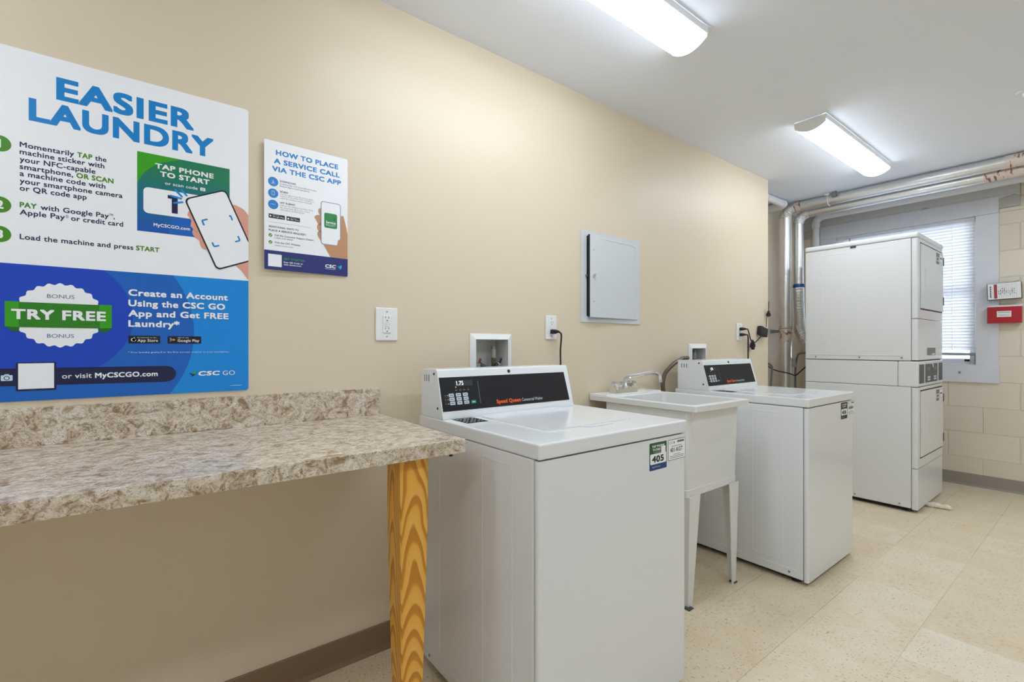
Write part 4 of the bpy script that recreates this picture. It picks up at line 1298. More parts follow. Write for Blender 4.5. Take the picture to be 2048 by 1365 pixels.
    fsd = Fr((c0, 0, 0), (0, -1, 0), (0, 0, 1))
    for q in range(3): mb = MB(); rect(mb, fsd, -(yb - 0.040 - q * 0.016), 1.036, -(yb - 0.036 - q * 0.016), 1.060, 0.0004, M['slot']); obj('vent_slot', mb, None, cs)
    for a, b in ((cy0 + 0.062, 1.065), (cy0 + 0.035, 0.945)): mb = MB(); screw(mb, fsd, -a, b, 0.005); obj('screw', mb, M['slot'], cs)
    # sloping face frame: u along x from X(), v up the slope
    e = Vector((0, 0.0395, 0.1475)); 
    fc = Fr((0, cy0 + 0.0005 - 0.0045 * 0.0395 / 0.1527, 0.9215 - 0.0045 * 0.1475 / 0.1527), (1, 0, 0), e)
    def U(u): return X(u)
    mb = MB()
    A = [(U(0.802), 0.0195), (U(1.405), 0.0205), (U(1.400), 0.1400), (U(0.802), 0.1400)]
    b = bmesh.new()
    vs = [b.verts.new(fc.p(u, v, 0.0012)) for u, v in A] + [b.verts.new(fc.p(u, v, -0.002)) for u, v in A]
    b.faces.new(vs[:4]); b.faces.new(list(reversed(vs[4:])))
    for i in range(4): b.faces.new((vs[i], vs[i + 4], vs[(i + 1) % 4 + 4], vs[(i + 1) % 4]))
    bmesh.ops.recalc_face_normals(b, faces=b.faces)
    mb.absorb(b)
    cp = obj('control_panel', mb, M['blackpanel'], t, label='black sloping control panel')
    D = 0.0016
    mb = MB(); rect(mb, fc, U(0.8624), 0.1062, U(0.9365), 0.1268, D, M['slot']); obj('display_window', mb, None, cp)
    mb = MB(); text(mb, fc, digits, U(0.8690), 0.1095, 0.028 * k, 0.0150, D + 0.0004, M['led'], 0.004, 3); disc(mb, fc, U(0.8641), 0.1030, 0.0018, D + 0.0004, M['led'], 12)
    obj('display_digits', mb, None, cp)
    mb = MB()
    for q in range(4):
        rect(mb, fc, U(0.860 + q * 0.0165), 0.0905, U(0.869 + q * 0.0165), 0.0930, D, M['greyink']); rect(mb, fc, U(0.862 + q * 0.0165), 0.0955, U(0.867 + q * 0.0165), 0.0985, D, M['slot'])
    rect(mb, fc, U(0.9585), 0.038, U(0.9603), 0.1225, D, M['greyink'])
    for q in range(3): rect(mb, fc, U(0.8137), 0.0735 - q * 0.0145, U(0.8225), 0.0755 - q * 0.0145, D, M['greyink']); disc(mb, fc, U(0.8275), 0.0745 - q * 0.0145, 0.0017, D, M['p_white'], 10)
    for q in range(2): rect(mb, fc, U(0.8137), 0.0672 - q * 0.0145, U(0.905), 0.0678 - q * 0.0145, D, M['greyink'])
    obj('panel_print', mb, None, cp)
    for r in range(3):
        for c_ in range(3):
            u, v = 0.8315 + c_ * 0.0287 + (0.0008 * r), 0.0692 - r * 0.0144
            mb = MB()
            rrect(mb, fc, U(u), v, U(u + 0.0207), v + 0.0118, 0.002, D + 0.0006, M['key'])
            for q in range(4): rect(mb, fc, U(u + 0.0040 + q * 0.0034), v + 0.0042, U(u + 0.0064 + q * 0.0034), v + 0.0078, D + 0.0009, M['darkgrey'])
            obj('keypad_button', mb, None, cp)
    mb = MB(); rrect(mb, fc, U(0.9202), 0.0402, U(0.9408), 0.0520, 0.002, D + 0.0006, M['green_key']); rect(mb, fc, U(0.9255), 0.0445, U(0.9360), 0.0475, D + 0.0009, M['p_pale']); obj('start_button', mb, None, cp)
    mb = MB(); text(mb, fc, 'Speed Queen', U(1.0310), 0.0315, 0.1150 * k, 0.0150, D, M['p_orange'], 0.035, 3); text(mb, fc, 'Commercial Washer', U(1.1520), 0.0322, 0.1060 * k, 0.0118, D, M['key'], 0.0, 2); obj('brand_lettering', mb, None, cp)
    mb = MB(); ct_ = Vector((X(1.110), cy0 + 0.0405, 1.0655)); mb.cyl(ct_ + fc.n * -0.002, ct_ + fc.n * 0.0035, 0.0062, seg=18); obj('console_lock', mb, M['black'], cs)
    # front stickers
    ff = Fr((0, yf, 0), (1, 0, 0), (0, 0, 1))
    return t, ff, X
t, ff, X = washer(0.797, 0.672, 0.925, 1.600, '405', '401-KGT', '1.75', 'white top loading washing machine numbered 405, between the counter and the sink')
stickers(t, ff, 1.264, 0.8515, '405', '401-KGT')
obj_cord(t, 1.5775, 1.2345, [(1.586, WY - 0.050, 1.233), (1.604, WY - 0.048, 1.222), (1.611, WY - 0.040, 1.19), (1.610, WY - 0.036, 1.14), (1.607, WY - 0.04, 1.06), (1.59, WY - 0.05, 0.97), (1.46, WY - 0.06, 0.80), (1.38, 1.585, 0.72)], 0.0042)
t, ff, X = washer(2.500, 0.612, 0.925, 1.640, '406', '401-KGT', '0', 'white top loading washing machine numbered 406, between the sink and the dryers')
obj_cord(t, 3.449, 1.2465, [(3.46, WY - 0.05, 1.245), (3.50, WY - 0.04, 1.245), (3.527, WY - 0.030, 1.219), (3.535, WY - 0.026, 1.141), (3.532, WY - 0.028, 1.062), (3.540, WY - 0.03, 1.013), (3.50, WY - 0.04, 0.90), (3.20, WY - 0.05, 0.76), (3.00, 1.625, 0.72)], 0.0050)
stickers(t, ff, 2.928, 0.8590, '406', '', colour=False)

# ================================================================ UTILITY SINK
sk = thing('utility_sink', (2.08, 1.43, 0), 'white plastic laundry tub on four tapering legs between the two washers', 'sink')
SX0, SX1, SY0, SY1 = 1.846, 2.312, 1.113, 1.732
ZR = 0.906
mb = MB()
b = bmesh.new()
# rim outer, basin opening, sloping inside and bottom built as nested loops
def loop(x0, x1, y0, y1, z, r, n=4):
    return [(p[0], p[1], z) for p in rr_pts(x0, x1 and x0 if False else y0, x1, y1, r, n)]
def lp(x0, x1, y0, y1, z, r): return [b.verts.new((p[0], p[1], z)) for p in rr_pts(x0, y0, x1, y1, r, 4)]
loops = [lp(SX0 + 0.016, SX1 - 0.026, SY0 + 0.052, 1.63, 0.497, 0.012),
         lp(SX0 + 0.0155, SX1 - 0.0245, SY0 + 0.052, 1.63, 0.528, 0.012),
         lp(SX0 + 0.0175, SX1 - 0.0265, SY0 + 0.054, 1.63, 0.530, 0.012),
         lp(SX0 + 0.012, SX1 - 0.012, SY0 + 0.050, 1.63, 0.8795, 0.012),
         lp(SX0, SX1, SY0, SY1, 0.879, 0.010),
         lp(SX0, SX1, SY0, SY1, ZR - 0.003, 0.010),
         lp(SX0 + 0.003, SX1 - 0.003, SY0 + 0.003, SY1 - 0.003, ZR, 0.008),
         lp(SX0 + 0.024, SX1 - 0.024, SY0 + 0.030, 1.585, ZR, 0.020),
         lp(SX0 + 0.027, SX1 - 0.027, SY0 + 0.033, 1.582, ZR - 0.004, 0.020),
         lp(SX0 + 0.050, SX1 - 0.050, SY0 + 0.07, 1.55, 0.54, 0.04)]
for A, B in zip(loops[:-1], loops[1:]):
    n = len(A)
    for i in range(n): b.faces.new((A[i], A[(i + 1) % n], B[(i + 1) % n], B[i]))
b.faces.new(loops[-1]); b.faces.new(list(reversed(loops[0])))
bmesh.ops.recalc_face_normals(b, faces=b.faces)
mb.absorb(b)
mb.box(SX0 + 0.002, SX1 - 0.002, 1.612, SY1 - 0.001, ZR - 0.004, ZR + 0.0065, 0.003)
obj('basin', mb, M['tub'], sk, flat=True)
mb = MB()
def angle_leg(x_out, y_out, dx, dy):
    """L-section leg: two flanges that taper towards the floor, foot under the corner"""
    for z0_, z1_, w0, w1 in ((0.0, 0.4995, 0.034, 0.086),):
        th = 0.004
        xa, ya = x_out, y_out
        sh = 0.034 if dx > 0 else 0.016
        P = []
        for z, w in ((z0_, w0), (z1_, w1)):
            f = (z1_ - z) / z1_
            ox, oy = xa + dx * sh * f * 0.6, ya + dy * sh * f * 0.6
            P.append([(ox, oy, z), (ox + dx * w, oy, z), (ox + dx * w, oy + dy * th, z), (ox + dx * th, oy + dy * th, z), (ox + dx * th, oy + dy * w, z), (ox, oy + dy * w, z)])
        m2 = MB()
        A = [m2.bm.verts.new(p) for p in P[0]]; B = [m2.bm.verts.new(p) for p in P[1]]
        for i in range(6): m2.bm.faces.new((A[i], A[(i + 1) % 6], B[(i + 1) % 6], B[i]))
        m2.bm.faces.new(A); m2.bm.faces.new(B)
        bmesh.ops.recalc_face_normals(m2.bm, faces=m2.bm.faces)
        lg = obj('leg', m2, M['tub'], sk)
        m3 = MB(); m3.box(min(xa, xa + dx * 0.034) + 0.004, max(xa, xa + dx * 0.034) + 0.004 * dx, min(ya, ya + dy * 0.034) + 0.004, max(ya, ya + dy * 0.034), 0.0, 0.006, 0.001)
        obj('foot', m3, M['darkgrey'], lg)
angle_leg(SX0 + 0.022, SY0 + 0.045, 1, 1); angle_leg(SX1 - 0.016, SY0 + 0.045, -1, 1)
angle_leg(SX0 + 0.022, 1.622, 1, -1); angle_leg(SX1 - 0.016, 1.622, -1, -1)
# chrome faucet on the back deck
YF = 1.655
zd = ZR + 0.0068
mb = MB()
mb.prism([(1.945, YF - 0.030), (2.125, YF - 0.030), (2.125, YF + 0.030), (1.945, YF + 0.030)], 'z', zd, zd + 0.022)
for v in mb.bm.verts:
    if v.co.z > zd + 0.01:
        v.co.x += 0.007 if v.co.x < 2.0 else -0.007
        v.co.y += 0.007 if v.co.y < YF else -0.007
bmesh.ops.bevel(mb.bm, geom=list(mb.bm.edges), offset=0.004, segments=2, affect='EDGES')
mb.cyl((2.040, YF, zd + 0.02), (2.040, YF, zd + 0.035), 0.015, 0.012, seg=20)
fa = obj('faucet', mb, M['chrome'], sk, label='chrome two-handle faucet')
mb = MB(); mb.tube(smooth_path([(2.040, YF, zd + 0.028), (2.041, YF, 0.965), (2.049, YF - 0.001, 0.986), (2.073, YF - 0.003, 0.9965), (2.12, YF - 0.008, 1.001), (2.20, YF - 0.016, 1.009), (2.265, YF - 0.022, 1.0135), (2.300, YF - 0.025, 1.006), (2.320, YF - 0.026, 0.990), (2.328, YF - 0.026, 0.974)], 6), 0.0098, 14)
mb.cyl((2.3275, YF - 0.026, 0.976), (2.332, YF - 0.026, 0.956), 0.0095, 0.0090, seg=16); obj('spout', mb, M['chrome'], fa)
for xx in (1.985, 2.096):
    mb = MB()
    mb.cyl((xx, YF, zd + 0.020), (xx, YF, zd + 0.034), 0.012, 0.010, seg=16)
    b = bmesh.new(); n = 18
    R0 = [b.verts.new((xx + 0.012 * math.cos(2 * PI * j / n), YF + 0.012 * math.sin(2 * PI * j / n), zd + 0.030)) for j in range(n)]
    R1 = [b.verts.new((xx + (0.034 if j % 6 < 3 else 0.022) * math.cos(2 * PI * j / n), YF + (0.034 if j % 6 < 3 else 0.022) * math.sin(2 * PI * j / n), zd + 0.048)) for j in range(n)]
    R2 = [b.verts.new((xx + (0.030 if j % 6 < 3 else 0.019) * math.cos(2 * PI * j / n), YF + (0.030 if j % 6 < 3 else 0.019) * math.sin(2 * PI * j / n), zd + 0.062)) for j in range(n)]
    for A, B in ((R0, R1), (R1, R2)):
        for j in range(n): b.faces.new((A[j], A[(j + 1) % n], B[(j + 1) % n], B[j]))
    b.faces.new(R2); b.faces.new(list(reversed(R0)))
    bmesh.ops.recalc_face_normals(b, faces=b.faces)
    mb.absorb(b)
    obj('handle', mb, M['chrome'], fa)
mb = MB(); mb.cyl((2.195, 1.672, zd - 0.0002), (2.195, 1.672, zd + 0.008), 0.033, 0.028, seg=28); mb.ball((2.195, 1.672, zd + 0.007), 0.02, 1, 1, 0.3)
tag(obj('soap_bar', mb, M['soap'], loc=(2.195, 1.672, zd)), 'small cream soap on the sink deck beside the faucet', 'soap')
mb = MB(); mb.tube(smooth_path([(2.72, 1.70, 1.088), (2.66, 1.695, 1.086), (2.616, 1.69, 1.074), (2.564, 1.69, 1.059), (2.508, 1.69, 1.030), (2.464, 1.69, 0.999), (2.446, 1.69, 0.961), (2.441, 1.69, 0.926), (2.448, 1.69, 0.87), (2.455, 1.69, 0.70)], 6), 0.0125, 12)
tag(obj('drain_hose', mb, M['hose'], loc=(2.45, 1.69, 0.7)), 'brown grey hose arching from behind the sink to the washer numbered 406', 'hose')

# ================================================================ STACKED DRYERS
DX0, DX1, DY0, DY1 = 4.203, 4.935, 0.873, 1.576
dy = thing('stacked_dryer', ((DX0 + DX1) / 2, (DY0 + DY1) / 2, 0), 'tall white pair of stacked dryers standing before the window', 'dryer')
mb = MB(); mb.box(DX0 + 0.003, DX1 - 0.003, DY0 + 0.036, DY1, 0.028, 0.876, 0.004)
fsd = Fr((DX0 + 0.003, 0, 0), (0, -1, 0), (0, 0, 1))
def rib(mb, y0, y1, z0, z1, t=0.0009):
    mb.box(DX0 + 0.003 - t, DX0 + 0.006, y0, y1, z0, z1, 0.0008)
rib(mb, DY0 + 0.17, DY0 + 0.35, 0.842, 0.848); rib(mb, 1.30, 1.46, 0.842, 0.848)
rib(mb, DY0 + 0.17, DY0 + 0.174, 0.12, 0.842); rib(mb, DY0 + 0.35, DY0 + 0.354, 0.12, 0.842)
rib(mb, DY0 + 0.06, DY1 - 0.05, 0.032, 0.066, 0.003)
lc = obj('lower_cabinet', mb, M['white'], dy)
fk = Fr((DX0 - 0.0002, 0, 0), (0, -1, 0), (0, 0, 1))
for yy in (DY0 + 0.10, 1.24, 1.50): mb = MB(); screw(mb, fk, -yy, 0.05, 0.006); obj('screw', mb, M['steel'], lc)
mb = MB(); mb.box(DX0 + 0.001, DX1 - 0.001, DY0, DY0 + 0.0345, 0.024, 0.308, 0.011, 3, edges='z'); obj('lower_kick_panel', mb, M['white'], dy)
mb = MB(); mb.box(DX0 + 0.001, DX1 - 0.001, DY0, DY0 + 0.0345, 0.312, 0.873, 0.011, 3, edges='z'); obj('lower_front_panel', mb, M['white'], dy)
mb = MB(); mb.box(DX0 + 0.004, DX1 - 0.004, DY0 + 0.11, DY1, 0.879, 1.055, 0.003); mb.box(DX0 + 0.001, DX1 - 0.001, DY0 - 0.001, DY0 + 0.1085, 0.877, 1.056, 0.008, 3); obj('control_housing', mb, M['white'], dy)
mb = MB(); mb.box(DX0 + 0.003, DX1 - 0.003, DY0 + 0.036, DY1, 1.060, 1.916, 0.004)
rib(mb, 1.294, 1.298, 1.14, 1.873); rib(mb, 1.455, 1.459, 1.14, 1.80, 0.0008); rib(mb, 1.294, 1.459, 1.871, 1.876); rib(mb, 1.037, 1.19, 1.876, 1.880); rib(mb, 1.037, 1.19, 1.128, 1.132, 0.001)
rib(mb, 0.95, DY1 - 0.02, 1.093, 1.099, 0.002)
c = [(DX0 + 0.0028, 1.375 + 0.062 * math.cos(2 * PI * j / 32), 1.165 + 0.062 * math.sin(2 * PI * j / 32)) for j in range(33)]
mb.tube(c, 0.0016, 6, caps=False)
uc = obj('upper_cabinet', mb, M['white'], dy)
for yy in (0.96, 1.21, 1.50): mb = MB(); screw(mb, fk, -yy, 1.080, 0.006); obj('screw', mb, M['steel'], uc)
mb = MB(); mb.box(DX0 - 0.0005, DX0 + 0.003, 1.232, 1.268, 1.903, 1.914); obj('cap_clip', mb, M['slot'], dy)
mb = MB(); mb.box(DX0 + 0.001, DX1 - 0.001, DY0, DY0 + 0.0345, 1.064, 1.352, 0.011, 3, edges='z'); obj('upper_lower_panel', mb, M['white'], dy)
mb = MB(); mb.box(DX0 + 0.001, DX1 - 0.001, DY0, DY0 + 0.0345, 1.356, 1.914, 0.011, 3, edges='z'); obj('upper_front_panel', mb, M['white'], dy)
mb = MB(); mb.box(DX0 - 0.004, DX1 + 0.004, DY0 - 0.004, DY1 + 0.004, 1.9175, 1.956, 0.012, 3); obj('top_cap', mb, M['white'], dy)
mb = MB(); mb.box(DX0 + 0.012, DX1 - 0.012, DY0 + 0.010, DY1 - 0.01, 1.055, 1.062); obj('middle_gap_shade', mb, M['dark'], dy)  # dark slab that stands for the shadow in the seam between the units
mb = MB(); mb.box(DX0 + 0.02, DX1 - 0.02, DY0 + 0.03, DY1 - 0.03, 0.012, 0.03); obj('base_pan', mb, M['dark'], dy)
for a in (DX0 + 0.06, DX1 - 0.06):
    for b_ in (DY0 + 0.08, DY1 - 0.08):
        mb = MB(); mb.cyl((a, b_, 0.0), (a, b_, 0.014), 0.022, 0.018, seg=16); obj('foot', mb, M['black'], dy)
fd_ = Fr((0, DY0, 0), (1, 0, 0), (0, 0, 1))
for z0_, z1_, hz in ((1.428, 1.882, 1.65), (0.384, 0.845, 0.61)):
    mb = MB(); mb.box(DX0 + 0.072, DX1 - 0.012, DY0 - 0.006, DY0 - 0.0008, z0_, z1_, 0.002); d_ = obj('door', mb, M['white'], dy)
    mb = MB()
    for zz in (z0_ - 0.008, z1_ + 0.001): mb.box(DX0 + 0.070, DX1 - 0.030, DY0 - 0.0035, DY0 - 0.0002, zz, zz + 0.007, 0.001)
    obj('door_gap_shade', mb, M['slot'], d_)  # dark strips that paint the gap shadow above and below the door
    mb = MB()
    for a in (0.172, 0.196): mb.box(DX0 + a, DX0 + a + 0.006, DY0 - 0.010, DY0 - 0.0055, hz - 0.065, hz + 0.065, 0.002)
    mb.box(DX0 + 0.172, DX0 + 0.202, DY0 - 0.0085, DY0 - 0.0055, hz - 0.068, hz - 0.062, 0.001); mb.box(DX0 + 0.172, DX0 + 0.202, DY0 - 0.0085, DY0 - 0.0055, hz + 0.062, hz + 0.068, 0.001)
    obj('handle', mb, M['plastic'], d_)
    for zz in ((1.79, 1.48) if hz > 1 else (0.728, 0.42)):
        mb = MB(); mb.box(DX1 - 0.018, DX1 + 0.003, DY0 - 0.009, DY0 + 0.012, zz, zz + 0.064, 0.002); obj('hinge', mb, M['darkgrey'], d_)
    fq = Fr((0, DY0 - 0.0062, 0), (1, 0, 0), (0, 0, 1))
    zt_ = z1_ - 0.012
    mb = MB(); rect(mb, fq, 4.700, zt_ - 0.085, 4.785, zt_, 0.0003, M['greyink']); rrect(mb, fq, 4.703, zt_ - 0.062, 4.782, zt_ - 0.032, 0.003, 0.0006, M['p_white'])
    for q in range(3): rect(mb, fq, 4.714 + q * 0.020, zt_ - 0.057, 4.729 + q * 0.020, zt_ - 0.037, 0.0009, M['slot'])
    obj('machine_sticker', mb, None, d_)
    mb = MB(); rrect(mb, fq, 4.800, zt_ - 0.066, 4.895, zt_ - 0.002, 0.003, 0.0003, M['greyink']); rrect(mb, fq, 4.802, zt_ - 0.064, 4.893, zt_ - 0.004, 0.002, 0.0006, M['p_white']); rect(mb, fq, 4.815, zt_ - 0.040, 4.88, zt_ - 0.026, 0.0009, M['greyink']); obj('number_plate', mb, None, d_)
mb = MB(); rect(mb, fd_, 4.458, 1.096, 4.705, 1.150, 0.0004, M['greyink']); rect(mb, fd_, 4.60, 1.100, 4.69, 1.108, 0.0007, M['p_white']); obj('rating_label', mb, None, dy)
fo = Fr((0, DY0 - 0.001, 0), (1, 0, 0), (0, 0, 1))
mb = MB()
for a, b_ in ((4.241, 4.375), (4.402, 4.765), (4.795, 4.92)): rect(mb, fo, a, 0.899, b_, 1.034, 0.0005, M['darkgrey'])
cp = obj('control_panel', mb, None, dy)
for a in (4.47, 4.65):
    mb = MB(); rect(mb, fo, a, 0.985, a + 0.075, 1.010, 0.001, M['greyink']); obj('display_window', mb, None, cp)
    for r in range(2):
        for c_ in range(2): mb = MB(); rect(mb, fo, a + c_ * 0.04, 0.912 + r * 0.018, a + 0.033 + c_ * 0.04, 0.925 + r * 0.018, 0.001, M['key']); obj('control_button', mb, None, cp)
mb = MB(); mb.cyl(fo.p(4.600, 1.018, 0), fo.p(4.600, 1.018, 0.006), 0.016, seg=18); obj('control_lock', mb, M['chrome'], cp)

# lint on the floor by the dryer
mb = MB()
mb.tube(smooth_path([(4.460, 0.880, 0.014), (4.47, 0.855, 0.017), (4.475, 0.825, 0.020), (4.482, 0.795, 0.016), (4.487, 0.770, 0.019), (4.480, 0.745, 0.012)], 5),
        [0.006, 0.012, 0.015, 0.017, 0.018, 0.018, 0.019, 0.018, 0.017, 0.017, 0.018, 0.020, 0.018, 0.016, 0.015, 0.014, 0.015, 0.017, 0.018, 0.018, 0.017, 0.015, 0.014, 0.012, 0.009, 0.005], 12)
rd = random.Random(4)
for v in mb.bm.verts:
    v.co += Vector((rd.uniform(-1, 1), rd.uniform(-1, 1), rd.uniform(-1, 1))) * 0.0022
    v.co.z = max(0.0006, v.co.z)
tag(obj('lint_clump', mb, M['lint'], loc=(4.47, 0.81, 0)), 'cream twist of lint on the floor beside the stacked dryers', 'lint')

# ================================================================ DUCTS AND PIPES
def wobble(path, r, amp, seed):
    rd = random.Random(seed)
    return [r * (1 + rd.uniform(-amp, amp)) for _ in path]
XA, ZA, YA = 4.70, 2.436, 1.930
XD, ZD, YD = 4.790, 2.385, 1.852
def arc(c, r, a0, a1, n, pl):
    P = []
    for k in range(n + 1):
        a = math.radians(a0 + (a1 - a0) * k / n)
        if pl == 'yz': P.append((c[0], c[1] + r * math.cos(a), c[2] + r * math.sin(a)))
        else: P.append((c[0] + r * math.cos(a), c[1] + r * math.sin(a), c[2]))
    return P
def duct(name_label, X_, Y_, Z_, zlow, yend, rv, rh, tapes, seed):
    R = 0.085
    t = thing('exhaust_duct', (X_, Y_, zlow), name_label, 'duct', 'silver exhaust ducts above and behind the dryers')
    mb = MB(); mb.tube([(X_, Y_, zlow), (X_, Y_, (zlow + Z_) / 2), (X_, Y_, Z_ - R)], rv, 28); obj('vertical_pipe', mb, M['foil'], t)
    P = arc((X_, Y_ - R, Z_ - R), R, 0, 90, 10, 'yz')
    mb = MB(); mb.tube(P, [rv * (1.04 + 0.05 * (k % 2)) + (rh - rv) * k / 10 for k in range(11)], 24); obj('elbow', mb, M['flex'], t)
    mb = MB(); mb.tube([(X_, Y_ - R, Z_), (X_, (Y_ + yend) / 2, Z_), (X_, yend, Z_)], rh, 28); obj('horizontal_pipe', mb, M['foil'], t)
    # turns into the far wall beyond the frame
    P = arc((X_ + R, yend, Z_), R, 180, 270, 8, 'xy') + [(FX - 0.004, yend - R, Z_)]
    mb = MB(); mb.tube(P, rh * 1.03, 24); obj('wall_elbow', mb, M['flex'], t)
    for kind, a, b in tapes:
        n = 12
        rr = [1.02 + 0.018 * ((k * 7) % 3) for k in range(n + 1)]
        if kind == 'h': P = [(X_, a + (b - a) * k / n, Z_) for k in range(n + 1)]; r0 = rh
        else: P = [(X_, Y_, a + (b - a) * k / n) for k in range(n + 1)]; r0 = rv
        mb = MB(); mb.tube(P, [r0 * q for q in rr], 24); obj('tape_wrap', mb, M['tape'], t)
    return t
duct('silver rigid duct touching the ceiling, its upright the wider one by the wall', XA, YA, ZA, 0.05, 0.10, 0.052, 0.043, [('h', 1.86, 1.79), ('h', 0.505, 0.36), ('v', 1.30, 1.20), ('v', 1.345, 1.31)], 1)
duct('silver rigid duct running just below the topmost one, its upright the narrower one', XD, YD, ZD, 1.70, 0.30, 0.041, 0.040, [('h', 0.62, 0.40)], 2)
fx_ = thing('flexible_duct', (4.78, 1.80, 1.1), 'crumpled silver flexible duct with blue clamp bending behind the dryers', 'duct')
P = smooth_path([(XD, YD, 1.735), (XD, YD - 0.002, 1.60), (XD, YD - 0.006, 1.47), (XD, YD - 0.010, 1.38), (4.785, 1.835, 1.31), (4.78, 1.80, 1.235), (4.775, 1.745, 1.170), (4.77, 1.70, 1.145), (4.765, 1.640, 1.140)], 10)
n = len(P)
mb = MB(); mb.tube(P, [0.046 + (0.0015 if k % 2 else -0.0015) + 0.006 * max(0, min(1, (k - 28) / 10)) for k in range(n)], 24); obj('foil_hose', mb, M['flex'], fx_)
mb = MB(); mb.tube([(XD, YD, 1.738), (XD, YD, 1.722), (XD, YD, 1.708)], [0.044, 0.0485, 0.0485], 24); obj('clamp', mb, M['blue'], fx_, label='blue clamp tape')
mb = MB(); mb.box(4.684, 4.716, YA + 0.054, RY - 0.001, 1.287, 1.313, 0.002); mb.box(4.665, 4.735, RY - 0.006, RY - 0.001, 1.28, 1.32, 0.001)
mb.tube([(XA + 0.0545 * math.cos(2 * PI * k / 24), YA + 0.0545 * math.sin(2 * PI * k / 24), 1.325) for k in range(25)], 0.0022, 6, caps=False)
tag(obj('pipe_bracket', mb, M['steel'], loc=(4.6, RY, 1.28)), 'short steel strap holding the wider upright duct to the wall', 'bracket')
mb = MB(); mb.tube([(3.93, 1.885, 2.448), (4.53, 1.885, 2.448)], 0.030, 24); P = arc((4.53, 1.955, 2.448), 0.07, -90, 0, 8, 'xy'); mb.tube(P + [(4.60, RY - 0.001, 2.448)], 0.033, 24)
mb.tube([(4.505, 1.885, 2.448), (4.54, 1.885, 2.448)], 0.0345, 24)
pv = thing('plastic_pipe', (4.25, 1.885, 2.42), 'short white plastic pipe under the ceiling behind the wall corner', 'pipe')
obj('pipe', mb, M['pvc'], pv)
mb = MB(); mb.box(4.195, 4.205, 1.875, 1.895, 2.478, CZ - 0.0005, 0.001); mb.tube([(4.2, 1.885 + 0.0325 * math.cos(2 * PI * k / 24), 2.448 + 0.0325 * math.sin(2 * PI * k / 24)) for k in range(25)], 0.003, 6, caps=False); obj('hanger', mb, M['pvc'], pv)
wp = thing('plastic_pipe', (5.30, 1.2, 2.43), 'long white plastic pipe along the far wall over the window with a drop', 'pipe')
mb = MB(); mb.tube([(5.30, 1.86, 2.446), (5.30, 1.2, 2.446), (5.30, 0.44, 2.446)], 0.0285, 20); obj('pipe', mb, M['pvc'], wp)
P = arc((5.30, 1.835, 2.391), 0.055, 90, 0, 8, 'yz'); 
mb = MB(); mb.tube(P, 0.034, 20); mb.tube([(5.30, 1.89, 2.391), (5.30, 1.89, 2.345)], 0.0345, 20); obj('elbow', mb, M['pvc'], wp)
mb = MB(); mb.tube([(5.30, 1.89, 2.36), (5.30, 1.89, 0.02)], 0.0285, 20); obj('drop_pipe', mb, M['pvc'], wp)
mb = MB(); mb.tube([(5.30, 0.47, 2.446), (5.30, 0.40, 2.446)], 0.034, 20); mb.tube([(5.30, 0.41, 2.446), (FX + 0.05, 0.36, 2.40)], 0.03, 16); obj('end_elbow', mb, M['pvc'], wp)
hg = thing('duct_hanger', (4.70, 1.575, 2.42), 'white strap hanger holding the topmost duct to the ceiling', 'hanger')
mb = MB(); mb.box(4.650, 4.694, 1.556, 1.592, 2.470, CZ - 0.0005, 0.002); mb.tube([(XA + 0.0455 * math.cos(2 * PI * k / 24), 1.574, ZA + 0.0455 * math.sin(2 * PI * k / 24)) for k in range(25)], 0.004, 6, caps=False); obj('strap', mb, M['pvc'], hg)
mb = MB(); mb.box(4.640, 4.652, 1.500, 1.535, 2.455, CZ - 0.0005, 0.001); mb.box(4.630, 4.662, 1.500, 1.535, 2.442, 2.456, 0.001)
tag(obj('ceiling_clip', mb, M['steel'], loc=(4.646, 1.517, 2.442)), 'small grey metal clip on the ceiling beside the duct hanger', 'clip')

# cords behind the dryers
mb = MB(); mb.tube(smooth_path([(4.05, 1.90, 1.03), (4.179, 1.87, 1.016), (4.215, 1.86, 1.008), (4.25, 1.855, 0.985), (4.252, 1.855, 0.95), (4.236, 1.855, 0.83), (4.22, 1.86, 0.5), (4.21, 1.87, 0.008)], 6), 0.0085, 10)
tag(obj('dryer_cord', mb, M['greycord'], loc=(4.23, 1.86, 0.0)), 'thick grey cord hanging close behind the end of the beige wall', 'cord')
mb = MB(); mb.tube(smooth_path([(4.20, 1.90, 1.02), (4.58, 2.0, 0.952), (4.61, 1.94, 0.927), (4.61, 1.857, 0.912), (4.61, 1.81, 0.897), (4.61, 1.77, 0.933), (4.62, 1.71, 0.995), (4.63, 1.64, 1.03), (4.64, 1.582, 1.04)], 6), 0.0048, 8)
tag(obj('thin_cord', mb, M['black'], loc=(4.6, 1.85, 0.9)), 'thin black cord sagging across the recess behind the ducts', 'cord')
gl = thing('gas_hose', (4.76, 1.85, 0.0), 'grey bent supply hose rising behind the dryers with a paper tag', 'hose')
mb = MB(); mb.tube(smooth_path([(4.65, 1.582, 1.100), (4.65, 1.70, 1.102), (4.665, 1.775, 1.098), (4.70, 1.82, 1.085), (4.74, 1.848, 1.045), (4.75, 1.863, 0.962), (4.75, 1.865, 0.80), (4.75, 1.866, 0.4), (4.75, 1.866, 0.006)], 6), 0.0085, 10); obj('hose', mb, M['greycord'], gl)
mb = MB(); mb.rbox(Matrix.Translation((4.738, 1.875, 1.010)) @ Matrix.Rotation(-0.15, 4, 'X'), 0.003, 0.018, 0.042, 0.001); obj('paper_tag', mb, M['tagm'], gl)

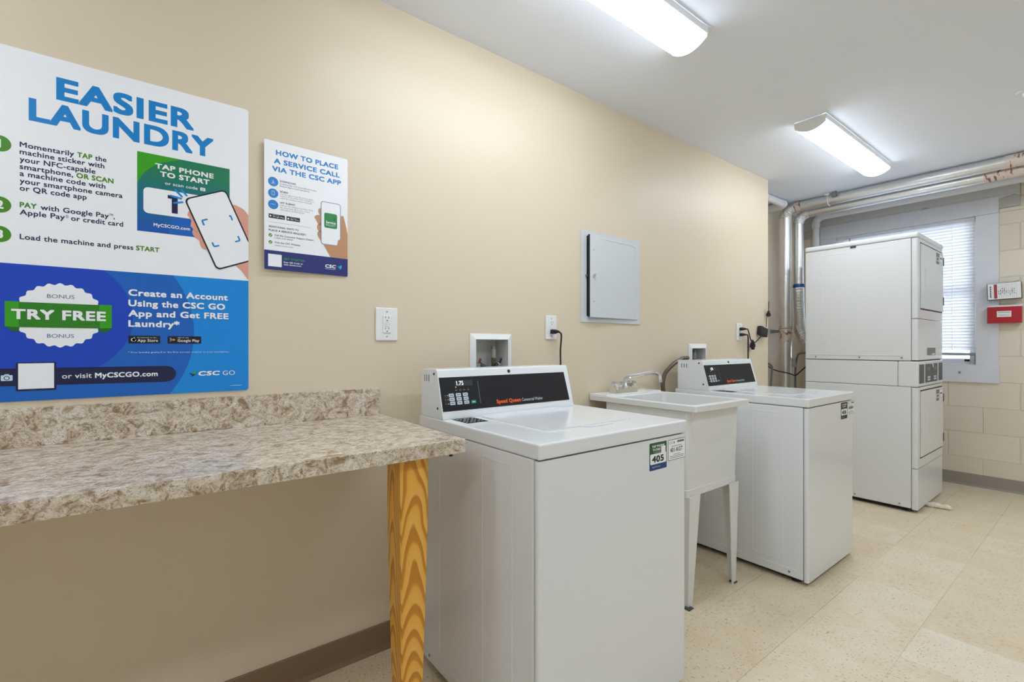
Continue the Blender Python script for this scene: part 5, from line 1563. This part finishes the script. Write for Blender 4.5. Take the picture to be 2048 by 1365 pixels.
# ================================================================ DOCUMENT BOXES ON THE FAR WALL
fb = thing('document_holder', (5.37, 0.583, 1.53), 'dark open box with a white printed card, above the red box', 'document holder')
XF = 5.345
mb = MB()
mt = Matrix.Translation((0, 0.583, 1.598)) @ Matrix.Rotation(math.radians(-1.6), 4, 'X')
mb.rbox(mt @ Matrix.Translation(((XF + CX) / 2, 0, 0)), (CX - XF) / 2 - 0.0005, 0.0945, 0.0655, 0.002); obj('box', mb, M['darkgrey'], fb)
fcard = Fr(mt @ Vector((XF - 0.0006, 0, 0)), mt.to_3x3() @ Vector((0, -1, 0)), mt.to_3x3() @ Vector((0, 0, 1)))
mb = MB(); rect(mb, fcard, -0.090, -0.062, 0.093, 0.063, 0.0, M['paper']); cdm = obj('card', mb, None, fb)
mb = MB()
rect(mb, fcard, -0.055, -0.056, -0.037, 0.057, 0.0004, M['redink'])
for q in range(6): rect(mb, fcard, -0.078, -0.046 + q * 0.0155, -0.070, -0.034 + q * 0.0155, 0.0004, M['darkgrey'])
rd = random.Random(9)
for q in range(10):
    u = -0.026 + q * 0.0105
    rect(mb, fcard, u, -0.050, u + 0.0006, 0.052, 0.0004, M['greyink'])
    a = rd.uniform(-0.045, 0.0); L_ = rd.uniform(0.02, 0.055)
    for j in range(int(L_ / 0.006)):
        if rd.random() < 0.75: rect(mb, fcard, u - 0.005 + rd.uniform(0, 0.001), a + j * 0.006, u - 0.0005, a + j * 0.006 + 0.0045, 0.0004, M['darkgrey'])
obj('card_print', mb, None, cdm)
mb = MB(); mb.rbox(mt @ Matrix.Translation((5.37, -0.025, 0.0705)) @ Matrix.Rotation(0.28, 4, 'X'), 0.014, 0.030, 0.0012); mb.rbox(mt @ Matrix.Translation((5.37, -0.066, 0.0735)) @ Matrix.Rotation(-0.25, 4, 'X'), 0.014, 0.016, 0.0012); obj('folded_paper', mb, M['paper'], fb)
rb = thing('document_box', (5.37, 0.582, 1.345), 'bright red metal box with a small white label beneath the white card holder', 'document box')
mb = MB(); mb.box(XF, CX - 0.0005, 0.487, 0.677, 1.345, 1.474, 0.002); obj('box', mb, M['red'], rb)
mb = MB(); mb.prism([(0.487, 1.4745), (0.677, 1.4745), (0.655, 1.486), (0.482, 1.483)], 'x', XF + 0.004, CX - 0.001); obj('papers', mb, M['paper'], rb)
fr_ = Fr((XF - 0.0004, 0.582, 0), (0, -1, 0), (0, 0, 1))
mb = MB(); rect(mb, fr_, -0.040, 1.393, 0.040, 1.440, 0.0, M['paper']); 
for q in range(6): rect(mb, fr_, -0.034 + q * 0.0115, 1.4275, -0.025 + q * 0.0115, 1.4325, 0.0004, M['greyink'])
for q in range(2): rect(mb, fr_, -0.030, 1.410 - q * 0.007, 0.030, 1.4115 - q * 0.007, 0.0004, M['greyink'])
obj('label_card', mb, None, rb)
